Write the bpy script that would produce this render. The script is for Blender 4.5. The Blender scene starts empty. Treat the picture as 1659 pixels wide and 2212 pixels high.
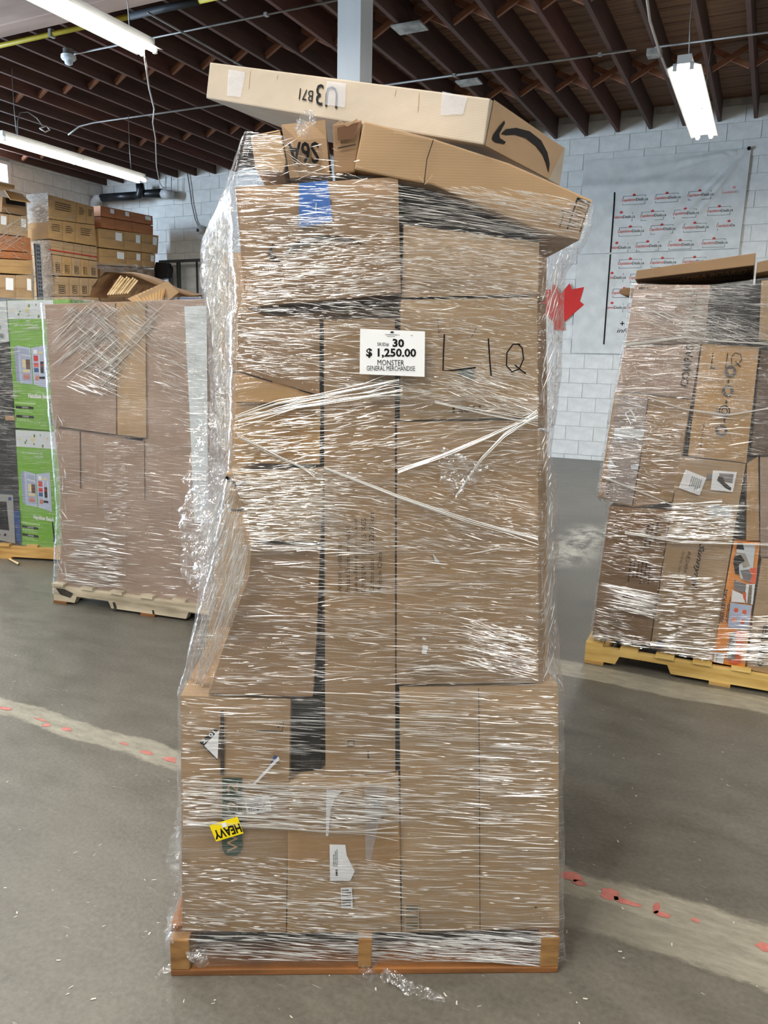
import bpy, bmesh, random, math
import numpy as np
from math import sin, cos, radians, pi
from mathutils import Vector, noise

random.seed(7)
S = bpy.context.scene

# ------------------------------------------------------------------ camera
FPX, CX, CY = 1680.0, 829.5, 1106.0
PITCH, ROLL, YAW = radians(11.13), radians(-1.22), radians(25.9)
CAM = np.array([0.0, 0.0, 1.587])
_f = np.array([0, cos(PITCH), -sin(PITCH)]); _r = np.array([1.0, 0, 0]); _d = np.cross(_f, _r)
RT = _r * cos(ROLL) + _d * sin(ROLL)
DN = -_r * sin(ROLL) + _d * cos(ROLL)
FW = _f
cd = bpy.data.cameras.new('camera'); cam = bpy.data.objects.new('camera', cd)
S.collection.objects.link(cam)
from mathutils import Matrix
cam.matrix_world = Matrix(((RT[0], -DN[0], -FW[0], CAM[0]), (RT[1], -DN[1], -FW[1], CAM[1]),
                           (RT[2], -DN[2], -FW[2], CAM[2]), (0, 0, 0, 1)))
cd.sensor_fit = 'HORIZONTAL'; cd.sensor_width = 36.0; cd.lens = FPX / 1659.0 * 36.0
cd.clip_start = 0.02; cd.clip_end = 200
S.camera = cam

# ------------------------------------------------------------------ exposure and world
S.view_settings.view_transform = 'Standard'; S.view_settings.look = 'None'
S.view_settings.gamma = 1.0; S.view_settings.use_curve_mapping = False
S.view_settings.exposure = 0.24
S.cycles.max_bounces = 5; S.cycles.diffuse_bounces = 3; S.cycles.glossy_bounces = 3
S.cycles.transparent_max_bounces = 12; S.cycles.transmission_bounces = 3
S.cycles.caustics_reflective = False; S.cycles.caustics_refractive = False
S.cycles.sample_clamp_indirect = 6.0; S.cycles.sample_clamp_direct = 0.0
w = bpy.data.worlds.new('world'); S.world = w; w.use_nodes = True
w.node_tree.nodes['Background'].inputs[0].default_value = (0.55, 0.72, 1.0, 1)
w.node_tree.nodes['Background'].inputs[1].default_value = 1.0

# room frame: u along the back wall (to the right), v towards the back wall
B = np.array([cos(YAW), -sin(YAW), 0.0]); J = np.array([sin(YAW), cos(YAW), 0.0])
def uvz(u, v, z): return B * u + J * v + np.array([0, 0, z])

TUBE_E = 14.0; FIX_W = 75.0; FIX_COL = (1.0, 0.955, 0.88)
def fixture_light(u, v, z, length=2.44, k=1.0):
    l = bpy.data.lights.new('fixture_light', 'AREA'); l.shape = 'RECTANGLE'
    l.size = 0.28; l.size_y = length * 0.97; l.energy = FIX_W * k; l.color = FIX_COL
    o = bpy.data.objects.new('fixture_light', l); S.collection.objects.link(o)
    o.location = uvz(u, v, z); o.rotation_euler = (0, 0, -YAW)
    return o
def daylight(u, v, z, sx, sz, energy, aim, col=(0.62, 0.80, 1.0)):
    l = bpy.data.lights.new('door_daylight', 'AREA'); l.shape = 'RECTANGLE'
    l.size = sx; l.size_y = sz; l.energy = energy; l.color = col
    o = bpy.data.objects.new('door_daylight', l); S.collection.objects.link(o)
    p = Vector(uvz(u, v, z)); o.location = p
    o.rotation_euler = (Vector(uvz(*aim)) - p).to_track_quat('-Z', 'Z').to_euler()
    return o
# a loading door stands open in the left wall, out of the picture to the left
daylight(-12.9, 3.0, 2.1, 4.5, 3.6, 1250, (-5, 3.2, 1.4))

daylight(-13.15, 10.08, 4.84, 1.4, .32, 160, (-5, 11.0, 3.4))      # the small high window

# ------------------------------------------------------------------ unprojection helpers
def ray(x, y): return RT * (x - CX) / FPX + DN * (y - CY) / FPX + FW
def at(x, y, depth): return CAM + ray(x, y) * depth
class Plane:
    """a real upright (or other) plane; P(x, y) gives the point of it seen at picture point x, y"""
    def __init__(s, o, n):
        s.o = np.array(o, float); s.n = np.array(n, float); s.n /= np.linalg.norm(s.n)
        s.x = np.cross([0, 0, 1.0], s.n)
        l = np.linalg.norm(s.x); s.x = s.x / l if l > 1e-6 else np.array([1.0, 0, 0])
    def P(s, x, y, off=0.0):
        d = ray(x, y); o = s.o + s.n * off
        return CAM + d * (np.dot(o - CAM, s.n) / np.dot(d, s.n))
    def back(s, d): return Plane(s.o - s.n * d, s.n)
def plane3(a, b, c):
    n = np.cross(b - a, c - a); n /= np.linalg.norm(n)
    if np.dot(n, CAM - a) < 0: n = -n
    p = Plane(a, n); return p
FLOOR = Plane((0, 0, 0), (0, 0, 1))
def fl(x, y, z=0.0): return Plane((0, 0, z), (0, 0, 1)).P(x, y)
def upright(p, q, back=0.0):
    d = (q - p); n = np.cross(d, [0, 0, 1.0]); n[2] = 0; n /= np.linalg.norm(n)
    if np.dot(n, CAM - p) < 0: n = -n
    return Plane(p - n * back, n)

# ------------------------------------------------------------------ materials
MATS = {}
def _new(name):
    m = bpy.data.materials.new(name); m.use_nodes = True; MATS[name] = m
    return m, m.node_tree, m.node_tree.nodes, m.node_tree.links
def N(nt, t, **k):
    n = nt.nodes.new(t)
    for a, b in k.items():
        if a in n.inputs: n.inputs[a].default_value = b
        else: setattr(n, a, b)
    return n
def srgb(r, g, b):
    f = lambda c: (c / 255 / 12.92) if c / 255 <= 0.04045 else ((c / 255 + 0.055) / 1.055) ** 2.4
    return (f(r), f(g), f(b), 1)
def tex(nt, scale=(1, 1, 1), kind='Object', rot=(0, 0, 0)):
    c = nt.nodes.new('ShaderNodeTexCoord'); mp = nt.nodes.new('ShaderNodeMapping')
    mp.inputs['Scale'].default_value = scale; mp.inputs['Rotation'].default_value = rot
    nt.links.new(c.outputs[kind], mp.inputs[0]); return mp.outputs[0]
def flat(name, col, rough=0.6, metal=0.0, spec=0.4):
    if name in MATS: return MATS[name]
    m, nt, ns, lk = _new(name); p = ns['Principled BSDF']
    p.inputs['Base Color'].default_value = col; p.inputs['Roughness'].default_value = rough
    p.inputs['Metallic'].default_value = metal; p.inputs['Specular IOR Level'].default_value = spec
    return m
def noisy(name, c1, c2, scale=(8, 8, 8), rough=(0.5, 0.8), bump=0.0, bdist=0.002, detail=6, metal=0.0, nscale=1.0, lo=.35, hi=.65, wave=None):
    if name in MATS: return MATS[name]
    m, nt, ns, lk = _new(name); p = ns['Principled BSDF']
    n = N(nt, 'ShaderNodeTexNoise', Scale=nscale, Detail=float(detail)); lk.new(tex(nt, scale), n.inputs['Vector'])
    r = ns.new('ShaderNodeValToRGB'); r.color_ramp.elements[0].position = lo; r.color_ramp.elements[1].position = hi
    r.color_ramp.elements[0].color = c1; r.color_ramp.elements[1].color = c2
    lk.new(n.outputs[0], r.inputs[0]); lk.new(r.outputs[0], p.inputs['Base Color'])
    mr = N(nt, 'ShaderNodeMapRange'); mr.inputs[3].default_value = rough[0]; mr.inputs[4].default_value = rough[1]
    lk.new(n.outputs[0], mr.inputs[0]); lk.new(mr.outputs[0], p.inputs['Roughness'])
    p.inputs['Metallic'].default_value = metal
    if bump:
        b = N(nt, 'ShaderNodeBump', Strength=bump, Distance=bdist)
        h = n.outputs[0]
        if wave:
            wv = N(nt, 'ShaderNodeTexWave', Scale=wave, Distortion=0.4); wv.bands_direction = 'Z'
            lk.new(tex(nt), wv.inputs['Vector'])
            ad = N(nt, 'ShaderNodeMath', operation='ADD'); lk.new(h, ad.inputs[0])
            ml = N(nt, 'ShaderNodeMath', operation='MULTIPLY'); ml.inputs[1].default_value = 0.12
            lk.new(wv.outputs[1], ml.inputs[0]); lk.new(ml.outputs[0], ad.inputs[1]); h = ad.outputs[0]
        lk.new(h, b.inputs['Height']); lk.new(b.outputs[0], p.inputs['Normal'])
    return m

CB = {}
def cardboard(k='a'):
    if k in CB: return CB[k]
    pal = {'a': (160, 131, 97), 'b': (170, 142, 107), 'c': (150, 121, 90), 'd': (178, 152, 122), 'pale': (162, 150, 134),
           'e': (136, 106, 75), 'orange': (166, 104, 62), 'dark': (92, 72, 56), 'yel': (178, 142, 94), 'mauve': (158, 134, 117)}
    r, g, b = pal[k]
    CB[k] = noisy('cardboard_' + k, srgb(r * .93, g * .93, b * .92), srgb(r * 1.04, g * 1.04, b * 1.04), (2.2, 2.2, 5), (0.62, 0.8), 0.25, 0.002, 8, nscale=1.5, wave=55)
    return CB[k]
M_BLACK = flat('black_print', srgb(24, 23, 24), 0.75, spec=.15)
M_INK = flat('faded_print', srgb(58, 48, 40), 0.8, spec=.15)
M_VOID = flat('black_plastic_and_gap', srgb(20, 20, 22), 0.45)  # also the black of fillers that stand for shaded gaps between cartons
M_WHITE = flat('white_paper', srgb(236, 238, 240), 0.5)
M_RED = flat('red_print', srgb(206, 40, 34), 0.6)
M_GREEN = flat('green_print', srgb(28, 62, 46), 0.6)
M_TEAL = flat('grey_print', srgb(96, 112, 106), 0.6)
M_YEL = flat('yellow_label', srgb(248, 222, 20), 0.45)
M_BLUE = flat('blue_tape', srgb(62, 112, 188), 0.4)
M_DBLUE = flat('blue_print', srgb(24, 66, 130), 0.5)
M_LIME = flat('lime_print', srgb(112, 172, 44), 0.45)
M_SKYW = flat('pale_print', srgb(205, 214, 218), 0.5)
M_ORANGE = flat('orange_print', srgb(236, 150, 62), 0.5)
M_ORD = flat('red_orange_print', srgb(222, 96, 52), 0.5)
M_GREYP = flat('grey_panel_print', srgb(120, 116, 116), 0.5)
M_CLOTH = noisy('banner_cloth', srgb(206, 208, 206), srgb(220, 222, 220), (6, 6, 6), (0.6, 0.75), 0.2, 0.003)
M_BEIGE = flat('beige_print', srgb(176, 140, 98), 0.7)

def tape_mat():
    m, nt, ns, lk = _new('packing_tape'); p = ns['Principled BSDF']
    p.inputs['Base Color'].default_value = srgb(186, 146, 98); p.inputs['Roughness'].default_value = 0.22
    p.inputs['Alpha'].default_value = 0.45
    return m
M_TAPE = tape_mat()
def clear_tape():
    m, nt, ns, lk = _new('clear_tape'); p = ns['Principled BSDF']
    p.inputs['Base Color'].default_value = srgb(205, 212, 226); p.inputs['Roughness'].default_value = 0.16
    p.inputs['Alpha'].default_value = 0.3; p.inputs['Specular IOR Level'].default_value = 1.0
    n = N(nt, 'ShaderNodeTexNoise', Scale=70.0, Detail=5.0); lk.new(tex(nt), n.inputs['Vector'])
    b = N(nt, 'ShaderNodeBump', Strength=0.8, Distance=0.006); lk.new(n.outputs[0], b.inputs['Height']); lk.new(b.outputs[0], p.inputs['Normal'])
    return m
M_CTAPE = clear_tape()

def film_mat(name, haze, gl, hscale=(7, 7, 230), rot=(0, 0, 0), bump=0.8, rough=0.16, tint=(0.95, 0.95, 0.96, 1), bdist=0.004, white=(0.86, 0.86, 0.86, 1)):
    """stretch film: clear plastic, drawn into fine lines that turn the gloss, a little milky where layered, more where haze paints a sheen"""
    m, nt, ns, lk = _new(name)
    for n in list(ns):
        if n.type == 'BSDF_PRINCIPLED': ns.remove(n)
    out = ns['Material Output']
    co = tex(nt, hscale, rot=rot)
    wob = N(nt, 'ShaderNodeTexNoise', Scale=3.0, Detail=2.0); lk.new(tex(nt, (1.5, 1.5, 3)), wob.inputs['Vector'])
    vm = N(nt, 'ShaderNodeVectorMath', operation='MULTIPLY'); vm.inputs[1].default_value = (0, 0, 9)
    lk.new(wob.outputs['Color'], vm.inputs[0])
    va = N(nt, 'ShaderNodeVectorMath', operation='ADD'); lk.new(co, va.inputs[0]); lk.new(vm.outputs[0], va.inputs[1])
    n1 = N(nt, 'ShaderNodeTexNoise', Scale=1.0, Detail=3.0, Roughness=0.6); lk.new(va.outputs[0], n1.inputs['Vector'])
    n2 = N(nt, 'ShaderNodeTexNoise', Scale=1.0, Detail=2.0); lk.new(tex(nt, (3, 3, 9)), n2.inputs['Vector'])
    b = N(nt, 'ShaderNodeBump', Strength=bump, Distance=bdist); lk.new(n1.outputs[0], b.inputs['Height'])
    g = N(nt, 'ShaderNodeBsdfGlossy', Roughness=rough); g.inputs['Color'].default_value = (1, 1, 1, 1); lk.new(b.outputs[0], g.inputs['Normal'])
    tr = N(nt, 'ShaderNodeBsdfTransparent'); tr.inputs[0].default_value = tint
    df = N(nt, 'ShaderNodeBsdfDiffuse'); df.inputs[0].default_value = white
    tl = N(nt, 'ShaderNodeBsdfTranslucent'); tl.inputs[0].default_value = white
    md = N(nt, 'ShaderNodeMixShader'); md.inputs[0].default_value = 0.35; lk.new(df.outputs[0], md.inputs[1]); lk.new(tl.outputs[0], md.inputs[2])
    # drawn lines carry more gloss and more haze than the film between them
    st = N(nt, 'ShaderNodeMapRange'); st.inputs[1].default_value = 0.50; st.inputs[2].default_value = 0.70
    st.inputs[3].default_value = 0.15; st.inputs[4].default_value = 1.0; lk.new(n1.outputs[0], st.inputs[0])
    pm = N(nt, 'ShaderNodeMapRange'); pm.inputs[1].default_value = 0.38; pm.inputs[2].default_value = 0.62
    pm.inputs[3].default_value = 0.45; pm.inputs[4].default_value = 1.0; lk.new(n2.outputs[0], pm.inputs[0])
    mu = N(nt, 'ShaderNodeMath', operation='MULTIPLY'); lk.new(st.outputs[0], mu.inputs[0]); lk.new(pm.outputs[0], mu.inputs[1])
    h = N(nt, 'ShaderNodeMath', operation='MULTIPLY'); lk.new(mu.outputs[0], h.inputs[0]); h.inputs[1].default_value = haze
    m1 = N(nt, 'ShaderNodeMixShader'); lk.new(h.outputs[0], m1.inputs[0]); lk.new(tr.outputs[0], m1.inputs[1]); lk.new(md.outputs[0], m1.inputs[2])
    gg = N(nt, 'ShaderNodeMath', operation='MULTIPLY'); lk.new(mu.outputs[0], gg.inputs[0]); gg.inputs[1].default_value = gl
    ga = N(nt, 'ShaderNodeMath', operation='ADD'); lk.new(gg.outputs[0], ga.inputs[0]); ga.inputs[1].default_value = 0.035
    m2 = N(nt, 'ShaderNodeMixShader'); lk.new(ga.outputs[0], m2.inputs[0]); lk.new(m1.outputs[0], m2.inputs[1]); lk.new(g.outputs[0], m2.inputs[2])
    lk.new(m2.outputs[0], out.inputs[0])
    return m
M_FILM = film_mat('stretch_film', 0.15, 0.36)
M_FILMS = film_mat('stretch_film_side', 0.62, 0.5, (26, 26, 70), bump=1.0)  # side haze raised to paint in the silvery daylight sheen
M_FILMT = film_mat('thin_film', 0.16, 0.22)
M_CRUMP = film_mat('crumpled_film', 0.55, 0.5, (45, 45, 45), bump=1.0, rough=0.12)
def crease_mat(name, op):
    m, nt, ns, lk = _new(name)
    for n in list(ns):
        if n.type == 'BSDF_PRINCIPLED': ns.remove(n)
    g = N(nt, 'ShaderNodeBsdfGlossy', Roughness=0.28)
    df = N(nt, 'ShaderNodeBsdfDiffuse'); df.inputs[0].default_value = (0.97, 0.96, 0.92, 1)  # crease whiteness raised so the diffuse colour carries highlights too
    tr = N(nt, 'ShaderNodeBsdfTransparent')
    a = N(nt, 'ShaderNodeMixShader'); a.inputs[0].default_value = 0.55; lk.new(df.outputs[0], a.inputs[1]); lk.new(g.outputs[0], a.inputs[2])
    b = N(nt, 'ShaderNodeMixShader'); b.inputs[0].default_value = op; lk.new(tr.outputs[0], b.inputs[1]); lk.new(a.outputs[0], b.inputs[2])
    lk.new(b.outputs[0], ns['Material Output'].inputs[0]); return m
M_CREASE = crease_mat('film_crease', .92); M_CREASE_F = crease_mat('faint_film_crease', .38)

# ------------------------------------------------------------------ mesh helpers
def link(o, label=None, cat=None, group=None, kind=None):
    S.collection.objects.link(o)
    if label: o['label'] = label
    if cat: o['category'] = cat
    if group: o['group'] = group
    if kind: o['kind'] = kind
    return o
def empty(name, loc, label=None, cat=None, group=None, rz=0.0, kind=None):
    o = bpy.data.objects.new(name, None); o.location = loc; o.rotation_euler = (0, 0, rz); o.empty_display_size = .1
    return link(o, label, cat, group, kind)
def mesh(name, vs, fs, mats, parent=None, label=None, cat=None, group=None, kind=None, smooth=False, local=False, mi=None, origin=None):
    vs = np.array(vs, float).reshape(-1, 3)
    if local: o0 = np.zeros(3)
    elif parent is not None: o0 = WLOC[parent.name]
    else:
        lo, hi = vs.min(0), vs.max(0); o0 = np.array([(lo[0] + hi[0]) / 2, (lo[1] + hi[1]) / 2, lo[2]]) if origin is None else np.array(origin)
    me = bpy.data.meshes.new(name); me.from_pydata([tuple(v) for v in (vs - o0)], [], [tuple(f) for f in fs])
    for m in (mats if isinstance(mats, (list, tuple)) else [mats]): me.materials.append(m)
    if mi is not None: me.polygons.foreach_set('material_index', mi)
    if smooth: me.polygons.foreach_set('use_smooth', [True] * len(me.polygons))
    me.update()
    o = bpy.data.objects.new(name, me)
    if parent is not None: o.parent = parent
    elif not local: o.location = o0
    link(o, label, cat, group, kind)
    WLOC[o.name] = o0
    return o
WLOC = {}
def root(name, loc, *a, **k):
    o = empty(name, tuple(loc), *a, **k); WLOC[o.name] = np.array(loc, float); return o

def prism(front, back, bevel=0.004):
    """closed solid from two outlines with as many corners"""
    n = len(front); vs = list(front) + list(back)
    fs = [tuple(range(n)), tuple(reversed(range(n, 2 * n)))] + [(i, i + n, (i + 1) % n + n, (i + 1) % n) for i in range(n)]
    bm = bmesh.new(); bv = [bm.verts.new(tuple(v)) for v in vs]
    for f in fs: bm.faces.new([bv[i] for i in f])
    bmesh.ops.recalc_face_normals(bm, faces=bm.faces)
    if bevel: bmesh.ops.bevel(bm, geom=list(bm.edges), offset=bevel, segments=2, profile=0.6, affect='EDGES')
    bm.verts.index_update()
    V = [tuple(v.co) for v in bm.verts]; Fc = [tuple(v.index for v in f.verts) for f in bm.faces]; bm.free()
    return V, Fc
def boxv(lo, hi):
    x0, y0, z0 = lo; x1, y1, z1 = hi
    return ([(x0, y0, z0), (x1, y0, z0), (x1, y1, z0), (x0, y1, z0), (x0, y0, z1), (x1, y0, z1), (x1, y1, z1), (x0, y1, z1)],
            [(0, 3, 2, 1), (4, 5, 6, 7), (0, 1, 5, 4), (1, 2, 6, 5), (2, 3, 7, 6), (3, 0, 4, 7)])
def bilin(q, a, b):
    return (q[0] * (1 - a) + q[1] * a) * (1 - b) + (q[3] * (1 - a) + q[2] * a) * b
def wavy_box(name, q, n, depth, mat, amp=0.004, seed=0, res=10, **kw):
    """box whose front face is the 3-D quad q (TL,TR,BR,BL), gently buckled; n = normal towards the viewer"""
    q = [np.array(p) for p in q]; n = np.array(n)
    W = np.linalg.norm(q[1] - q[0]); Hh = np.linalg.norm(q[3] - q[0])
    rx = max(3, min(res, int(W / .04))); ry = max(3, min(res, int(Hh / .04)))
    bv = min(0.004, W * .1)
    vs, fs = [], []
    for j in range(ry + 1):
        for i in range(rx + 1):
            a, b = i / rx, j / ry
            p = bilin(q, a, b)
            e = min(a * W, (1 - a) * W, b * Hh, (1 - b) * Hh)
            f = min(1, e / .05)
            dd = noise.noise(Vector((p[0] * 5 + seed * 3.1, p[1] * 5, p[2] * 5 + seed))) * amp * f + amp * .8 * f
            if e < 1e-6: dd = -bv
            vs.append(p + n * dd)
    # inset ring so that the edge is rounded
    idx = lambda i, j: j * (rx + 1) + i
    for j in range(ry):
        for i in range(rx): fs.append((idx(i, j), idx(i, j + 1), idx(i + 1, j + 1), idx(i + 1, j)))
    ring = [idx(i, 0) for i in range(rx + 1)] + [idx(rx, j) for j in range(1, ry + 1)] + [idx(i, ry) for i in range(rx - 1, -1, -1)] + [idx(0, j) for j in range(ry - 1, 0, -1)]
    b0 = len(vs); c = sum(q) / 4
    for k in ring: vs.append(vs[k] - n * depth)
    m = len(ring)
    for k in range(m): fs.append((ring[k], ring[(k + 1) % m], b0 + (k + 1) % m, b0 + k))
    fs.append(tuple(range(b0, b0 + m)))
    return mesh(name, vs, fs, mat, **kw)
def ribbon(pts3, w, n):
    """flat stroke along 3-D points with width w lying on a face of normal n"""
    vs, fs = [], []
    for i, p in enumerate(pts3):
        d = pts3[min(i + 1, len(pts3) - 1)] - pts3[max(i - 1, 0)]
        s = np.cross(d, n); s /= (np.linalg.norm(s) + 1e-9)
        vs += [p + s * w / 2, p - s * w / 2]
    for i in range(len(pts3) - 1): fs.append((2 * i, 2 * i + 1, 2 * i + 3, 2 * i + 2))
    return vs, fs
def tube(pts, r, seg=8, closed=False):
    vs, fs = [], []; pts = [np.array(p, float) for p in pts]; rr = r if hasattr(r, '__len__') else [r] * len(pts)
    up = None
    for i, p in enumerate(pts):
        d = pts[min(i + 1, len(pts) - 1)] - pts[max(i - 1, 0)]; d /= (np.linalg.norm(d) + 1e-9)
        if up is None: up = np.array([0, 0, 1.0]) if abs(d[2]) < .9 else np.array([1.0, 0, 0])
        s = np.cross(d, up); s /= (np.linalg.norm(s) + 1e-9); t = np.cross(s, d); up = t
        for k in range(seg):
            a = 2 * pi * k / seg; vs.append(p + (s * cos(a) + t * sin(a)) * rr[i])
    for i in range(len(pts) - 1):
        for k in range(seg):
            a, b = i * seg + k, i * seg + (k + 1) % seg; fs.append((a, b, b + seg, a + seg))
    fs.append(tuple(range(seg - 1, -1, -1))); fs.append(tuple(range((len(pts) - 1) * seg, len(pts) * seg)))
    return vs, fs
def join(*parts):
    vs, fs, mi = [], [], []
    for k, pr in enumerate(parts):
        b = len(vs); vs += list(pr[0]); fs += [tuple(i + b for i in f) for f in pr[1]]
        mi += [pr[2] if len(pr) > 2 else 0] * len(pr[1])
    return vs, fs, mi
_tc = {}
def text2d(body, bold=0.0, shear=0.0):
    k = (body, bold, shear)
    if k in _tc: return _tc[k]
    c = bpy.data.curves.new('lettering', 'FONT'); c.body = body; c.offset = bold; c.shear = shear; c.resolution_u = 2
    o = bpy.data.objects.new('lettering', c); S.collection.objects.link(o)
    dg = bpy.context.evaluated_depsgraph_get(); me = o.evaluated_get(dg).to_mesh()
    vs = np.array([v.co[:2] for v in me.vertices]).reshape(-1, 2); fs = [tuple(p.vertices) for p in me.polygons]
    o.evaluated_get(dg).to_mesh_clear(); bpy.data.objects.remove(o); bpy.data.curves.remove(c)
    lo, hi = vs.min(0), vs.max(0); vs = (vs - lo) / (hi - lo); asp = (hi - lo)[0] / (hi - lo)[1]
    _tc[k] = (vs, fs, asp); return _tc[k]
class Face:
    """print on a face: px coordinates -> points just in front of plane"""
    def __init__(s, plane, parent, off=0.007): s.pl, s.par, s.off = plane, parent, off
    def p(s, xy, extra=0): return s.pl.P(xy[0], xy[1], s.off + extra)
    def text(s, body, quad, mat, bold=0.0, shear=0.0, name='lettering', extra=0.0007):
        vs, fs, _ = text2d(body, bold, shear); q = [s.p(c, extra) for c in quad]
        return mesh(name, [bilin(q, v[0], 1 - v[1]) for v in vs], fs, mat, s.par)
    def poly(s, pts, mat, name='printed_patch', extra=0.0, **k):
        q = [s.p(c, extra) for c in pts]
        return mesh(name, q, [tuple(range(len(q)))], mat, s.par, **k)
    def sheet(s, pts, mat, name='paper_label', th=0.0012, extra=0.0, **k):
        f = [s.p(c, extra + th) for c in pts]; b = [s.p(c, extra) for c in pts]
        V, Fc = prism(f, b, 0); return mesh(name, V, Fc, mat, s.par, **k)
    def stroke(s, pts, wpx, mat, name='printed_line', extra=0.0007):
        q = [s.p(c, extra) for c in pts]; a = s.p(pts[0]); b = s.p((pts[0][0] + wpx, pts[0][1]))
        V, Fc = ribbon(q, np.linalg.norm(a - b), s.pl.n); return mesh(name, V, Fc, mat, s.par)
    def lines(s, quad, rows, mat, name='small_print', extra=0.0006, seed=1, frac=.5):
        """rows of tiny unreadable print"""
        rnd = random.Random(seed); q = [s.p(c, extra) for c in quad]; vs, fs = [], []
        for r in range(rows):
            b0, b1 = (r + .2) / rows, (r + .2 + frac) / rows; a = 0; end = rnd.uniform(.6, 1)
            while a < end:
                l = rnd.uniform(.04, .14); k = len(vs)
                vs += [bilin(q, a, b0), bilin(q, min(1, a + l), b0), bilin(q, min(1, a + l), b1), bilin(q, a, b1)]
                fs.append((k, k + 1, k + 2, k + 3)); a += l + .025
        return mesh(name, vs, fs, mat, s.par)
def rect(x0, y0, x1, y1): return [(x0, y0), (x1, y0), (x1, y1), (x0, y1)]
def rot180(q): return [q[2], q[3], q[0], q[1]]
def up90(x0, y0, x1, y1): # text that reads from bottom to top
    return [(x0, y1), (x0, y0), (x1, y0), (x1, y1)]
def dn90(x0, y0, x1, y1): # reads from top to bottom
    return [(x1, y0), (x1, y1), (x0, y1), (x0, y0)]
def carton(name, plane, px, depth, mat, label, back=0.0, group=None, poly=False, cat='box', amp=.004, seed=None, ret=False):
    """a carton whose front face covers px on the plane set back by `back`; returns (root, Face)"""
    pl = plane.back(back) if back else plane
    q = [pl.P(*c) for c in px]
    lo = np.min(q, 0); base = np.mean(q, 0) - pl.n * depth / 2; base[2] = lo[2]
    r = root(name, base, label, cat, group)
    sd = seed if seed is not None else int(px[0][0] * 3 + px[0][1]) % 97
    if poly or len(px) != 4:
        V, Fc = prism(q, [p - pl.n * depth for p in q], 0.004)
        mesh('carton_body', V, Fc, mat, r)
    else: wavy_box('carton_body', q, pl.n, depth, mat, amp=amp, seed=sd, parent=r)
    return r, Face(pl, r, 0.009 if amp > .001 else .002)

# ================================================================== THE ROOM
VB = 13.166; UL = -13.25; UR = 6.5; VR = -7.0; ZJ = 5.09; ZD = 5.40
def rmesh(name, vs, fs, mats, parent=None, **k):
    o = mesh(name, vs, fs, mats, parent, local=True, **k)
    if parent is None: o.rotation_euler = (0, 0, -YAW)
    return o
def rbox(name, lo, hi, mat, parent=None, bev=0, **k):
    vs, fs = boxv(lo, hi)
    if bev:
        f = [vs[i] for i in (0, 1, 2, 3)]; g = [vs[i] for i in (4, 5, 6, 7)]
        vs, fs = prism(f, g, bev)
    return rmesh(name, vs, fs, mat, parent, **k)

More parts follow.
